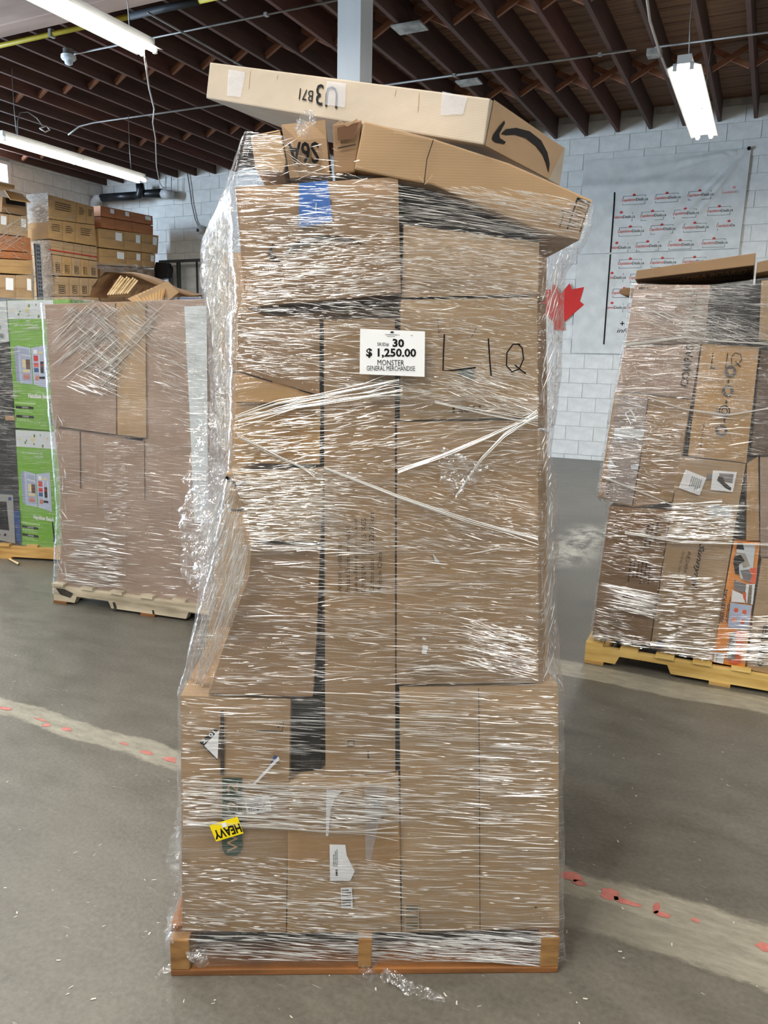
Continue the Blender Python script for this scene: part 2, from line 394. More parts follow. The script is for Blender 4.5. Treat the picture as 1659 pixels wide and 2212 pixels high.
def floor_mat():
    m, nt, ns, lk = _new('worn_concrete'); p = ns['Principled BSDF']
    co = nt.nodes.new('ShaderNodeTexCoord').outputs['Object']
    def noi(s, d, sc=(1, 1, 1), ro=.6):
        mp = ns.new('ShaderNodeMapping'); mp.inputs['Scale'].default_value = sc; lk.new(co, mp.inputs[0])
        n = N(nt, 'ShaderNodeTexNoise', Scale=s, Detail=float(d), Roughness=ro); lk.new(mp.outputs[0], n.inputs['Vector']); return n.outputs[0]
    def ramp(i, a, b, ca, cb):
        r = ns.new('ShaderNodeValToRGB'); e = r.color_ramp.elements; e[0].position = a; e[1].position = b; e[0].color = ca; e[1].color = cb
        lk.new(i, r.inputs[0]); return r.outputs[0]
    def mix(f, a, b, t='MIX'):
        x = ns.new('ShaderNodeMix'); x.data_type = 'RGBA'; x.blend_type = t
        if hasattr(f, 'links'): lk.new(f, x.inputs[0])
        else: x.inputs[0].default_value = f
        for k, v in ((6, a), (7, b)):
            if hasattr(v, 'links'): lk.new(v, x.inputs[k])
            else: x.inputs[k].default_value = v
        return x.outputs[2]
    def mth(op, a, b=None):
        x = N(nt, 'ShaderNodeMath', operation=op)
        for k, v in ((0, a), (1, b)):
            if v is None: continue
            if hasattr(v, 'links'): lk.new(v, x.inputs[k])
            else: x.inputs[k].default_value = v
        return x.outputs[0]
    big = noi(.9, 6); mid = noi(4, 8, (1, 2.2, 1)); fine = noi(60, 6)
    c = ramp(big, .35, .68, srgb(76, 73, 66), srgb(112, 108, 99))
    c = mix(.55, c, ramp(mid, .3, .7, srgb(72, 69, 61), srgb(116, 112, 102)))
    c = mix(.25, c, ramp(fine, .3, .75, srgb(62, 60, 54), srgb(140, 136, 126)))
    sp = N(nt, 'ShaderNodeTexVoronoi', Scale=9.0); lk.new(co, sp.inputs['Vector'])
    sep = ns.new('ShaderNodeSeparateXYZ'); lk.new(co, sep.inputs[0])
    # repaired joints: pale strips running along the back wall's direction
    def strip(v, half, amp, seed):
        mp = ns.new('ShaderNodeMapping'); mp.inputs['Location'].default_value = (seed, seed * .7, 0); mp.inputs['Scale'].default_value = (1.2, 2.5, 1); lk.new(co, mp.inputs[0])
        n = N(nt, 'ShaderNodeTexNoise', Scale=2.2, Detail=9.0, Roughness=.72); lk.new(mp.outputs[0], n.inputs['Vector'])
        d = mth('ABSOLUTE', mth('SUBTRACT', sep.outputs[1], v))
        d = mth('ADD', d, mth('MULTIPLY', mth('SUBTRACT', n.outputs[0], .5), amp))
        r = N(nt, 'ShaderNodeMapRange'); r.inputs[1].default_value = half + .012; r.inputs[2].default_value = half - .012; r.interpolation_type = 'SMOOTHSTEP'
        lk.new(d, r.inputs[0]); return r.outputs[0]
    wide = N(nt, 'ShaderNodeMapRange'); wide.inputs[1].default_value = -.5; wide.inputs[2].default_value = 0.1; lk.new(sep.outputs[0], wide.inputs[0])
    pale = ramp(noi(9, 9, (1, 3, 1), .7), .3, .72, srgb(126, 122, 108), srgb(176, 172, 156))
    s1 = strip(2.215, .058, .16, 3.0); s1b = mth('MULTIPLY', strip(2.15, .13, .17, 9.0), wide.outputs[0])
    c = mix(mth('MULTIPLY', mth('MAXIMUM', s1, s1b), .85), c, pale)
    s2 = strip(3.93, .10, .12, 5.0)
    rgt = N(nt, 'ShaderNodeMapRange'); rgt.inputs[1].default_value = -1.35; rgt.inputs[2].default_value = -.8; lk.new(sep.outputs[0], rgt.inputs[0])
    c = mix(mth('MULTIPLY', mth('MULTIPLY', s2, rgt.outputs[0]), .8), c, pale)
    # a scraped pale streak between the pallets
    px = N(nt, 'ShaderNodeMapRange'); px.inputs[1].default_value = .30; px.inputs[2].default_value = .05
    lk.new(mth('ABSOLUTE', mth('ADD', sep.outputs[0], 1.38)), px.inputs[0])
    py = N(nt, 'ShaderNodeMapRange'); py.inputs[1].default_value = 1.0; py.inputs[2].default_value = .5
    lk.new(mth('ABSOLUTE', mth('SUBTRACT', sep.outputs[1], 6.9)), py.inputs[0])
    sc = mth('MULTIPLY', mth('MULTIPLY', px.outputs[0], py.outputs[0]), ramp(noi(5, 8, (1, .6, 1), .7), .42, .56, (0, 0, 0, 1), (1, 1, 1, 1)))
    c = mix(sc, c, srgb(186, 184, 172))
    # little chips and scuffs
    ch = noi(38, 3, (1, 1, 1)); c = mix(mth('MULTIPLY', ramp(ch, .72, .76, (0, 0, 0, 1), (1, 1, 1, 1)), .5), c, srgb(190, 186, 174))
    scr = noi(14, 5, (1, 9, 1)); c = mix(mth('MULTIPLY', ramp(scr, .66, .72, (0, 0, 0, 1), (1, 1, 1, 1)), .4), c, srgb(180, 176, 166))
    lk.new(c, p.inputs['Base Color'])
    rr = N(nt, 'ShaderNodeMapRange'); rr.inputs[3].default_value = .24; rr.inputs[4].default_value = .55; lk.new(mid, rr.inputs[0]); lk.new(rr.outputs[0], p.inputs['Roughness'])
    b = N(nt, 'ShaderNodeBump', Strength=.35, Distance=.003); lk.new(mth('ADD', fine, mid), b.inputs['Height']); lk.new(b.outputs[0], p.inputs['Normal'])
    return m
M_FLOOR = floor_mat()
rbox('floor', (UL, VR, -.15), (UR, VB, 0), M_FLOOR, kind='structure')
FLO = bpy.data.objects['floor']
# what is left of a red painted line along the repaired joint
M_REDP = noisy('red_floor_paint', srgb(168, 98, 90), srgb(196, 122, 112), (30, 30, 30), (.5, .7))
rp = random.Random(4)
def splash(uv, su, sv, seed):
    rnd = random.Random(seed); vs = [(uv[0], uv[1], .0012)]; n = 26
    for i in range(n):
        a = 2 * pi * i / n; k = .45 + .75 * (.5 + .5 * noise.noise(Vector((cos(a) * 1.6, sin(a) * 1.6, seed * 1.7)))) + rnd.uniform(-.12, .12)
        vs.append((uv[0] + cos(a) * su * k, uv[1] + sin(a) * sv * k, .0012))
    return vs, [(0, 1 + i, 1 + (i + 1) % n) for i in range(n)]
for k, (x, y, su, sv) in enumerate([(1232, 1893, .045, .028), (1252, 1908, .03, .014), (1318, 1931, .034, .036), (1350, 1948, .05, .013), (1418, 1962, .014, .03), (1430, 1975, .03, .013),
                                    (1502, 1988, .016, .01), (1652, 2046, .03, .02), (368, 1641, .035, .02), (316, 1626, .045, .012), (268, 1607, .03, .01), (142, 1575, .035, .014), (100, 1567, .02, .02), (88, 1555, .05, .008), (12, 1531, .05, .014)]):
    q = fl(x, y); uv = (np.dot(q, B), np.dot(q, J))
    V, Fc = splash(uv, su, sv, k + 2); rmesh('red_paint_patch', V, Fc, M_REDP, FLO)

# --- painted block walls
M_BLOCK = noisy('painted_block', srgb(214, 215, 213), srgb(230, 231, 229), (7, 7, 7), (.55, .75), .5, .004, 8)
M_MORTAR = noisy('painted_joint', srgb(186, 187, 184), srgb(212, 212, 209), (9, 9, 9), (.7, .9), .4, .004)
BWd, BHt = .4605, .2377
def block_mesh(w):
    f = [(g * (w / 2 - .0028), 0, h * (BHt / 2 - .0028)) for g, h in ((-1, -1), (1, -1), (1, 1), (-1, 1))]
    k = [(a[0], .03, a[2]) for a in f]
    V, Fc = prism(f, k, .005)
    me = bpy.data.meshes.new('block'); me.from_pydata(V, [], Fc); me.materials.append(M_BLOCK); return me
BM = block_mesh(BWd)
q = Plane(uvz(0, VB, 0), -J).P(1229.7, 811.5); U0 = np.dot(q, B); Zc0 = q[2]
Z0 = Zc0 - BHt / 2 - 6 * BHt
def block_wall(wall, u_of, ranges, flip=False, zmax=5.4, phase=0.0, umin=-99, umax=99, place=None):
    """blocks the photo shows one by one as parts, the others joined as stuff"""
    rest_v, rest_f = [], []
    n = 0; k = -1
    z = Z0 - BHt / 2
    while z < zmax - .03:
        k += 1
        off = phase + (BWd / 2 if k % 2 else 0)
        i0 = int((umin - off) / BWd) - 1; i1 = int((umax - off) / BWd) + 1
        for i in range(i0, i1 + 1):
            u = off + i * BWd
            ca, cb = max(u - BWd / 2, umin), min(u + BWd / 2, umax)
            if cb - ca < .03: continue
            whole = cb - ca > BWd - .01; uo, u = u, (ca + cb) / 2; hw_ = (cb - ca) / 2 - .005
            zz = z
            vis = any(a <= u <= b and c <= zz <= d for a, b, c, d in ranges)
            if vis and whole:
                o = bpy.data.objects.new('block', BM); o.parent = wall; o.location = place(u, zz, -.002 * ((i * 7 + k * 3) % 4)); o.rotation_euler = (0, 0, pi / 2 if flip else 0)
                S.collection.objects.link(o); n += 1
            else:
                b = len(rest_v)
                for dy in (0, .02):
                    for g, h in ((-1, -1), (1, -1), (1, 1), (-1, 1)):
                        c = g * hw_; e = h * (BHt / 2 - .005)
                        pp = place(u, zz + e, dy)
                        rest_v.append((pp[0], pp[1] + c, pp[2]) if flip else (pp[0] + c, pp[1], pp[2]))
                rest_f += [(b, b + 1, b + 2, b + 3), (b, b + 4, b + 5, b + 1), (b + 1, b + 5, b + 6, b + 2), (b + 2, b + 6, b + 7, b + 3), (b + 3, b + 7, b + 4, b)]
        z += BHt
    o = rmesh('blockwork', rest_v, rest_f, M_BLOCK, wall); o['kind'] = 'stuff'
    return n
wb = rbox('wall_back', (UL - .3, VB + .008, 0), (UR, VB + .3, ZD), M_MORTAR, kind='structure')
block_wall(wb, None, [(-3.4, -2.1, 2.9, 5.5), (-3.4, -1.95, 0, 1.8), (-2.1, .3, 4.2, 5.5), (-.75, .5, 2.2, 5.5), (-13.3, -9.4, 2.7, 5.5)],
           phase=U0 - int((U0 + 14) / BWd) * BWd, umin=UL, umax=UR, place=lambda u, z, d: (u, VB + d, z))
wl = rbox('wall_left', (UL - .3, 5.6, 0), (UL - .012, 9.3, ZD), M_MORTAR, kind='structure')
V1, F1 = boxv((UL - .3, 9.3, 0), (UL - .012, 10.86, 4.62)); V2, F2 = boxv((UL - .3, 10.86, 0), (UL - .012, VB, ZD)); V3, F3 = boxv((UL - .3, 9.3, 5.06), (UL - .012, 10.86, ZD))
v_, f_, _ = join((V1, F1), (V2, F2), (V3, F3)); rmesh('wall_backing', v_, f_, M_MORTAR, wl)
block_wall(wl, None, [(10.9, 13.3, 3.9, 5.5)], flip=True, phase=.11, umin=10.86, umax=VB, place=lambda v, z, d: (UL - d, v, z))
# small high window in the left wall
win = empty('window_1', (0, 0, 0), kind='structure', rz=-YAW); WLOC[win.name] = np.zeros(3)
M_FRAMEW = flat('white_window_frame', srgb(225, 228, 232), .4)
fr = join(boxv((UL - .12, 9.3, 4.62), (UL + .02, 10.86, 4.68)), boxv((UL - .12, 9.3, 5.0), (UL + .02, 10.86, 5.06)), boxv((UL - .12, 10.8, 4.68), (UL + .02, 10.86, 5.0)), boxv((UL - .12, 9.3, 4.68), (UL + .02, 9.36, 5.0)), boxv((UL - .1, 10.05, 4.68), (UL, 10.1, 5.0)))
rmesh('window_frame', fr[0], fr[1], M_FRAMEW, win)
mg, nt, ns, lk = _new('bright_sky_pane'); ns.remove(ns['Principled BSDF']); e = N(nt, 'ShaderNodeEmission'); e.inputs[0].default_value = (.8, .9, 1, 1); e.inputs[1].default_value = 4.0; lk.new(e.outputs[0], ns['Material Output'].inputs[0])
rbox('pane', (UL - .08, 9.36, 4.68), (UL - .07, 10.8, 5.0), mg, win)
# walls behind the camera and to its right, and the strip left of the loading door
rbox('wall_right', (UR, VR, 0), (UR + .3, VB + .3, ZD), M_BLOCK, kind='structure')
rbox('wall_front', (UL, VR - .3, 0), (UR, VR, ZD), M_BLOCK, kind='structure')
rbox('wall_side', (UL - .3, VR, 0), (UL, .6, ZD), M_BLOCK, kind='structure')
rbox('wall_over_door', (UL - .3, .6, 4.1), (UL, 5.6, ZD), M_BLOCK, kind='structure')

# --- ceiling: deck planks, joists, bridging, beam
M_JOIST = noisy('dark_joist_wood', srgb(66, 45, 38), srgb(88, 60, 50), (3, 1.2, 14), (.6, .85), .3, .003, 8)
M_JOIST2 = noisy('reddish_joist_wood', srgb(80, 46, 38), srgb(100, 62, 50), (3, 1.2, 14), (.6, .85), .3, .003, 8)
M_DECK = noisy('deck_plank_wood', srgb(104, 74, 54), srgb(146, 108, 78), (1.2, 14, 3), (.65, .85), .3, .003, 8)
M_BLKWOOD = noisy('bridging_wood', srgb(132, 84, 60), srgb(156, 106, 78), (5, 5, 5), (.6, .8), .3, .003)
M_BEAM = noisy('pale_beam_timber', srgb(140, 116, 104), srgb(168, 142, 128), (1, 6, 6), (.6, .8), .3, .003)
ceil = empty('ceiling', (0, 0, 0), kind='structure', rz=-YAW); WLOC[ceil.name] = np.zeros(3)
rbox('deck_cover', (UL - .3, VR - .3, ZD + .03), (UR + .3, VB + .3, ZD + .12), M_DECK, ceil)
PW = .21
v = 4.9; pm = None
while v < VB - .05:
    if pm is None:
        pmo = rbox('deck_plank', (0, 0, 0), (UR - UL, PW - .006, .03), M_DECK, ceil, bev=0); pm = pmo.data
    else:
        pmo = bpy.data.objects.new('deck_plank', pm); pmo.parent = ceil; S.collection.objects.link(pmo)
    pmo.location = (UL, v, ZD + .002 * ((int(v * 50)) % 3)); v += PW
ju = []
u = -2.829 + .316 - 22 * .483
while u < UR - .1: ju.append(u); u += .483
JT = .05
jm = [None, None]
for k, u in enumerate(ju):
    t = 1 if k % 5 == 2 else 0
    if jm[t] is None:
        o = rbox('joist', (-JT / 2, VR, ZJ), (JT / 2, VB + .02, ZD - .002), (M_JOIST, M_JOIST2)[t], ceil, bev=.004); jm[t] = o.data
    else:
        o = bpy.data.objects.new('joist', jm[t]); o.parent = ceil; S.collection.objects.link(o)
    o.location = (u, 0, .004 * ((k * 5) % 3))
# wooden cross bridging between the joists, two rows
def bar(p, q, wy, t):
    p, q = np.array(p), np.array(q); d = (q - p) / np.linalg.norm(q - p); y = np.array([0, 1.0, 0]); s = np.cross(d, y)
    f = [p + s * t / 2 - y * wy / 2, p - s * t / 2 - y * wy / 2, p - s * t / 2 + y * wy / 2, p + s * t / 2 + y * wy / 2]
    return prism(f, [a + (q - p) for a in f], 0)
gap = .483
brm = {}
for vrow in (8.55, 11.05):
    for k, u in enumerate(ju[:-1]):
        if u > 1.2: continue
        for sgn in (0, 1):
            if sgn not in brm:
                a, b = ((JT / 2, 0, ZJ + .05), (gap - JT / 2, 0, ZD - .03))
                if sgn: a, b = ((JT / 2, 0, ZD - .03), (gap - JT / 2, 0, ZJ + .05))
                V, Fc = bar(a, b, .04, .06); o = rmesh('bridging', V, Fc, M_BLKWOOD, ceil); brm[sgn] = o.data
            else:
                o = bpy.data.objects.new('bridging', brm[sgn]); o.parent = ceil; S.collection.objects.link(o)
            o.location = (u, vrow + (.05 if sgn else 0), 0)
# timber beam under the joists, carried by a white steel column
bm_ = rbox('beam_timber', (UL, 6.02, 4.80), (UR, 6.24, ZJ - .002), M_BEAM, bev=.01, kind='structure')
M_COL = noisy('white_column_paint', srgb(222, 228, 234), srgb(232, 237, 241), (4, 4, 1), (.35, .5), .1, .002)
M_COLG = flat('column_grey_paint', srgb(165, 168, 172), .5)  # greyer tone of the column paint, assigned to nothing
uc, vc, hw = -3.33, 6.13, .105
co_ = join(boxv((uc - hw, vc - hw, .02), (uc + hw, vc - hw + .014, 4.78)), boxv((uc - hw, vc + hw - .014, .02), (uc + hw, vc + hw, 4.78)), boxv((uc - .006, vc - hw + .014, .02), (uc + .006, vc + hw - .014, 4.78)),
           boxv((uc - hw - .05, vc - hw - .05, 0), (uc + hw + .05, vc + hw + .05, .02)), boxv((uc - hw - .03, vc - hw - .01, 4.78), (uc + hw + .03, vc + hw + .01, 4.80)),
           boxv((uc + hw - .012, vc - hw + .014, .02), (uc + hw, vc + hw - .014, 4.78)), boxv((uc - hw, vc - hw + .014, .02), (uc - hw + .012, vc + hw - .014, 4.78)))
rmesh('column_steel', co_[0], co_[1], M_COL, kind='structure')
# galvanised plates patched under the joists
M_GALV = noisy('galvanised_plate', srgb(120, 118, 114), srgb(178, 176, 170), (9, 9, 9), (.4, .6), metal=.4)
for (x, y, s1, lab) in ((885, 62, .34, 'grey metal patch under the ceiling joists beside the white column'), (1013, 180, .3, 'small dull metal patch under joists just above the topmost carton')):
    q = fl(x, y, ZJ - .02); uu, vv = np.dot(q, B), np.dot(q, J)
    rmesh('ceiling_patch', *boxv((uu - s1 / 2, vv - s1 * .35, ZJ - .02), (uu + s1 / 2, vv + s1 * .35, ZJ - .001)), M_GALV, label=lab, cat='metal plate')

# --- pipes, conduits, cords
M_PIPEY = noisy('yellow_gas_pipe', srgb(178, 160, 46), srgb(200, 182, 60), (3, 3, 3), (.4, .6))
M_COND = noisy('galvanised_conduit', srgb(128, 126, 124), srgb(160, 158, 154), (3, 3, 3), (.35, .5), metal=.5)
M_PVC = flat('black_drain_pipe', srgb(30, 32, 36), .35)
M_PVCW = flat('white_drain_pipe', srgb(196, 198, 200), .4)
M_CORDW = flat('white_cord', srgb(186, 176, 168), .5)
M_CORDG = flat('grey_cord', srgb(120, 120, 122), .5)
def ruv(x, y, z): q = fl(x, y, z); return np.array([np.dot(q, B), np.dot(q, J), z])
def rtube(name, pts, r, mat, parent=None, seg=8, **k):
    V, Fc = tube(pts, r, seg); return rmesh(name, V, Fc, mat, parent, smooth=True, **k)
r_ = empty('gas_pipe', (0, 0, 0), 'long yellow gas pipe clipped under the dark joists at upper left', 'pipe', rz=-YAW); WLOC[r_.name] = np.zeros(3)
vy = 6.86; zy = ZJ - .045
rtube('pipe_run', [(-10.5, vy, zy), (-6.4, vy, zy)], .028, M_PIPEY, r_)
rtube('pipe_run', [(-5.5, vy, zy), (-3.9, vy, zy)], .028, M_PIPEY, r_)
rtube('insulated_section', [(-6.4, vy, zy), (-5.9, vy, zy + .004), (-5.5, vy, zy)], .036, flat('dark_pipe_wrap', srgb(48, 50, 54), .6), r_)
for uu in (-7.55, -5.2): rbox('pipe_clip', (uu - .02, vy - .035, zy - .035), (uu + .02, vy + .035, ZJ), M_GALV, r_)
def conduit(name, label, pts, r=.011, cat='conduit', mat=None, clips=()):
    rr_ = empty(name, (0, 0, 0), label, cat, rz=-YAW); WLOC[rr_.name] = np.zeros(3)
    rtube('conduit_run', pts, r, mat or M_COND, rr_)
    for c in clips: rbox('conduit_clip', (c[0] - .02, c[1] - .025, c[2] - .015), (c[0] + .02, c[1] + .025, ZJ), M_GALV, rr_)
    return rr_
zc = ZJ - .016
conduit('electrical_conduit', 'straight grey conduit from the ceiling heat detector to the white column', [(-7.95, 7.45, zc), (-4.25, 7.45, zc)], clips=((-5.1, 7.45, zc),))
conduit('electrical_conduit', 'grey conduit crossing joists above and behind the left pallets', [(-10.35, 9.62, zc - .12), (-10.1, 9.62, zc - .02), (-9.8, 9.62, zc), (-6.9, 9.66, zc)], .014)
conduit('electrical_conduit', 'thin galvanised conduit passing above the top carton to the junction box', [(-5.6, 9.82, zc), (-1.75, 9.86, zc)], .014, clips=((-3.93, 9.84, zc), (-2.15, 9.86, zc)))
conduit('electrical_conduit', 'thin conduit leaving the junction box past the right light fixture', [(-1.55, 9.88, zc), (1.2, 9.98, zc)], .012)
conduit('electrical_conduit', 'short dark conduit running along the joists towards the back wall', [(-6.02, 6.7, zc - .11), (-6.02, 9.4, zc - .11)], .012)
q1, q2 = ruv(1398, 0, ZJ - .06), ruv(1445, 165, ZJ - .06)
conduit('electrical_conduit', 'bent white conduit along a joist above the junction box', [q1, ruv(1404, 45, ZJ - .06), ruv(1424, 110, ZJ - .06), q2], .014, mat=M_CORDW)
jb = ruv(1414, 117, ZJ - .05)
rmesh('junction_box', *prism(*[[(jb[0] + g * .08, jb[1] + h * .07, z) for g, h in ((-1, -1), (1, -1), (1, 1), (-1, 1))] for z in (ZJ - .075, ZJ - .001)], .006), M_GALV, label='square grey junction box where conduits meet under the joists', cat='junction box')
# heat detector
dp = ruv(148, 124, 5.0)
hd = empty('heat_detector', (0, 0, 0), 'round white heat detector hanging under the joists at upper left', 'detector', rz=-YAW); WLOC[hd.name] = np.zeros(3)
def lathe(cx_, cy_, prof, seg=20):
    vs, fs = [], []
    for r, z in prof:
        for k in range(seg): vs.append((cx_ + r * cos(2 * pi * k / seg), cy_ + r * sin(2 * pi * k / seg), z))
    for i in range(len(prof) - 1):
        for k in range(seg): a, b = i * seg + k, i * seg + (k + 1) % seg; fs.append((a, b, b + seg, a + seg))
    fs.append(tuple(range(seg))); fs.append(tuple(range((len(prof) - 1) * seg, len(prof) * seg)))
    return vs, fs
V, Fc = lathe(dp[0], dp[1], [(.06, ZJ - .002), (.06, 5.03), (.05, 5.02)]); rmesh('mounting_base', V, Fc, M_COND, hd, smooth=False)
V, Fc = lathe(dp[0], dp[1], [(.085, 5.02), (.088, 4.99), (.07, 4.97), (.05, 4.965), (.045, 4.93), (.02, 4.915)]); rmesh('sensor_head', V, Fc, flat('detector_plastic', srgb(205, 212, 220), .3), hd, smooth=True)

# --- fluorescent fixtures
M_FIX = noisy('white_fixture_enamel', srgb(200, 200, 198), srgb(214, 214, 212), (3, 3, 3), (.35, .5))
mt, nt, ns, lk = _new('lit_tube'); ns.remove(ns['Principled BSDF']); e = N(nt, 'ShaderNodeEmission'); e.inputs[0].default_value = (1, .96, .86, 1); e.inputs[1].default_value = TUBE_E; lk.new(e.outputs[0], ns['Material Output'].inputs[0]); M_TUBE = mt
mt.cycles.emission_sampling = 'NONE'
def fixture(u, v0, v1, z, label, hang=True, k=1.0, glow=True):
    r = empty('fluorescent_light', (0, 0, 0), label, 'ceiling light', 'fluorescent strip lights', rz=-YAW); WLOC[r.name] = np.zeros(3)
    hw = .15
    prof = [(-.06, .10), (.06, .10), (.06, .035), (hw, 0), (hw - .006, 0), (.05, .028), (-.05, .028), (-hw + .006, 0), (-hw, 0), (-.06, .035)]
    f = [(u + a, v0, z + b) for a, b in prof]; g = [(u + a, v1, z + b) for a, b in prof]
    n = len(prof); fs = [(i, (i + 1) % n, (i + 1) % n + n, i + n) for i in range(n)] + [tuple(range(n)), tuple(range(n, 2 * n))]
    rmesh('reflector_housing', f + g, fs, M_FIX, r)
    for s in (-.072, .072):
        L = (v1 - v0 - .08) / 2
        for a in (v0 + .03, v0 + .05 + L):
            rtube('lamp_tube', [(u + s, a, z + .005), (u + s, a + L, z + .005)], .026, M_TUBE, r, seg=10)
        for a in (v0 + .012, (v0 + v1) / 2, v1 - .012): rbox('lamp_holder', (u + s - .02, a - .012, z - .024), (u + s + .014, a + .012, z + .034), M_FIX, r)
    if hang:
        for a in (v0 + .25, v1 - .25):
            rtube('hanger_chain', [(u + .01, a, z + .1), (u - .008, a, (z + ZJ) / 2), (u, a, ZJ)], .005, M_COND, r, seg=5)
    fixture_light(u, (v0 + v1) / 2, z - .032, v1 - v0, k)
    return r
fixture(-5.22, 3.36, 5.82, 4.2, 'bright fluorescent strip light hanging nearest the yellow pipe')
fixture(-9.02, 7.28, 9.80, 4.2, 'fluorescent strip light hanging above the far stacked rack cartons', k=1.5)
fixture(-.985, 7.95, 10.38, 4.2, 'fluorescent strip light seen nearly end-on above the white banner')
# rows go on unseen; the far-left light is added to brighten the rack
for (u, v) in ((-1.1, -.6), (-1.1, -4.4), (2.9, 2.9), (2.9, -1.0), (-5.2, -1.0), (-9.1, 1.5), (3.0, 8.0), (-5.3, -5.0), (-12.3, 5.9)):
    kk = 2.2 if u < -12 else 2.0 if v < -4 else 1.4 if v < 0 else 1.0
    l = fixture(u, v, v + 2.44, 4.2, 'unseen fluorescent strip light out of the picture', k=kk); l['group'] = 'strip lights out of the picture'

# cord hanging from the fixture to the drain pipe, drain pipe, camera on the wall
BWP = Plane(uvz(0, VB - .01, 0), -J)
def bwp(x, y, off=0.0):
    q = BWP.P(x, y, off); return q
wpts = [(313, 124), (322, 190), (333, 235), (330, 265), (336, 300), (338, 360), (345, 395), (354, 408)]
D0 = 6.2; pts = []
for k, (x, y) in enumerate(wpts):
    t = k / (len(wpts) - 1); pts.append(at(x, y, 6.6 + t * 9.6))
V, Fc = tube(pts, .009, 6); mesh('hanging_cord', V, Fc, M_CORDW, label='long white cord drooping from the upper left light fixture', cat='cord', smooth=True)
dr = root('drain_pipe', bwp(290, 425), 'black and white drain pipe hung across the back wall corner', 'pipe')
def wtube(name, px, offs, r, mat, parent, **k):
    V, Fc = tube([bwp(x, y, o) for (x, y), o in zip(px, offs)], r, 12); return mesh(name, V, Fc, mat, parent, smooth=True, **k)
wtube('pipe_run', [(220, 428), (295, 423)], [.3, .3], .085, M_PVC, dr)
wtube('pipe_elbow', [(293, 424), (302, 421), (304, 410), (302, 398)], [.3, .3, .3, .3], .085, M_PVC, dr)
wtube('pipe_run', [(305, 420), (318, 419), (352, 417)], [.22, .2, .2], .085, M_PVC, dr)
wtube('pipe_end', [(351, 418), (371, 421)], [.2, .2], .085, M_PVCW, dr)
wtube('pipe_elbow', [(222, 428), (210, 428), (204, 436), (203, 448)], [.3, .3, .3, .3], .085, M_PVCW, dr)
for x in (358, 370): wtube('pipe_hanger', [(x, 416), (x + .5, 382)], [.2, .2], .008, M_COND, dr)
wc = root('security_camera', bwp(430, 497), 'small white round camera with dark lens on the back wall', 'camera')
V, Fc = tube([bwp(435, 496, .0), bwp(432, 497, .12)], .085, 16); mesh('camera_mount', V, Fc, M_PVCW, wc, smooth=False)
V, Fc = tube([bwp(432, 497, .12), bwp(427, 497, .2)], [.075, .06], 16); mesh('camera_body', V, Fc, M_PVCW, wc)
V, Fc = tube([bwp(427, 497, .2), bwp(426.5, 497, .206)], .035, 12); mesh('lens', V, Fc, M_VOID, wc)
V, Fc = tube([bwp(x, y, .03) for x, y in ((405, 375), (409, 400), (414, 440), (422, 475), (430, 490))], .012, 6)
mesh('camera_cable', V, Fc, M_CORDG, label='grey cable running down the back wall to the round camera', cat='cable', smooth=True)
q = ruv(130, 280, 4.86); 
V, Fc = tube([at(38, 300, 10.6), at(38, 262, 10.7), at(44, 243, 10.8), at(60, 242, 10.9), at(80, 255, 11.0), at(92, 272, 11.0)], .008, 6)
mesh('power_cord', V, Fc, M_CORDG, label='thin grey power cord looping above the far left light fixture', cat='cord', smooth=True)
V, Fc = tube([at(86, 277, 11.0), at(98, 285, 10.9), at(108, 280, 11.0), at(100, 272, 11.1), at(86, 277, 11.0)], .01, 6)
mesh('coiled_cord', V, Fc, M_CORDW, label='short pale coil of cord beside the ceiling conduit above the left light', cat='cord', smooth=True)

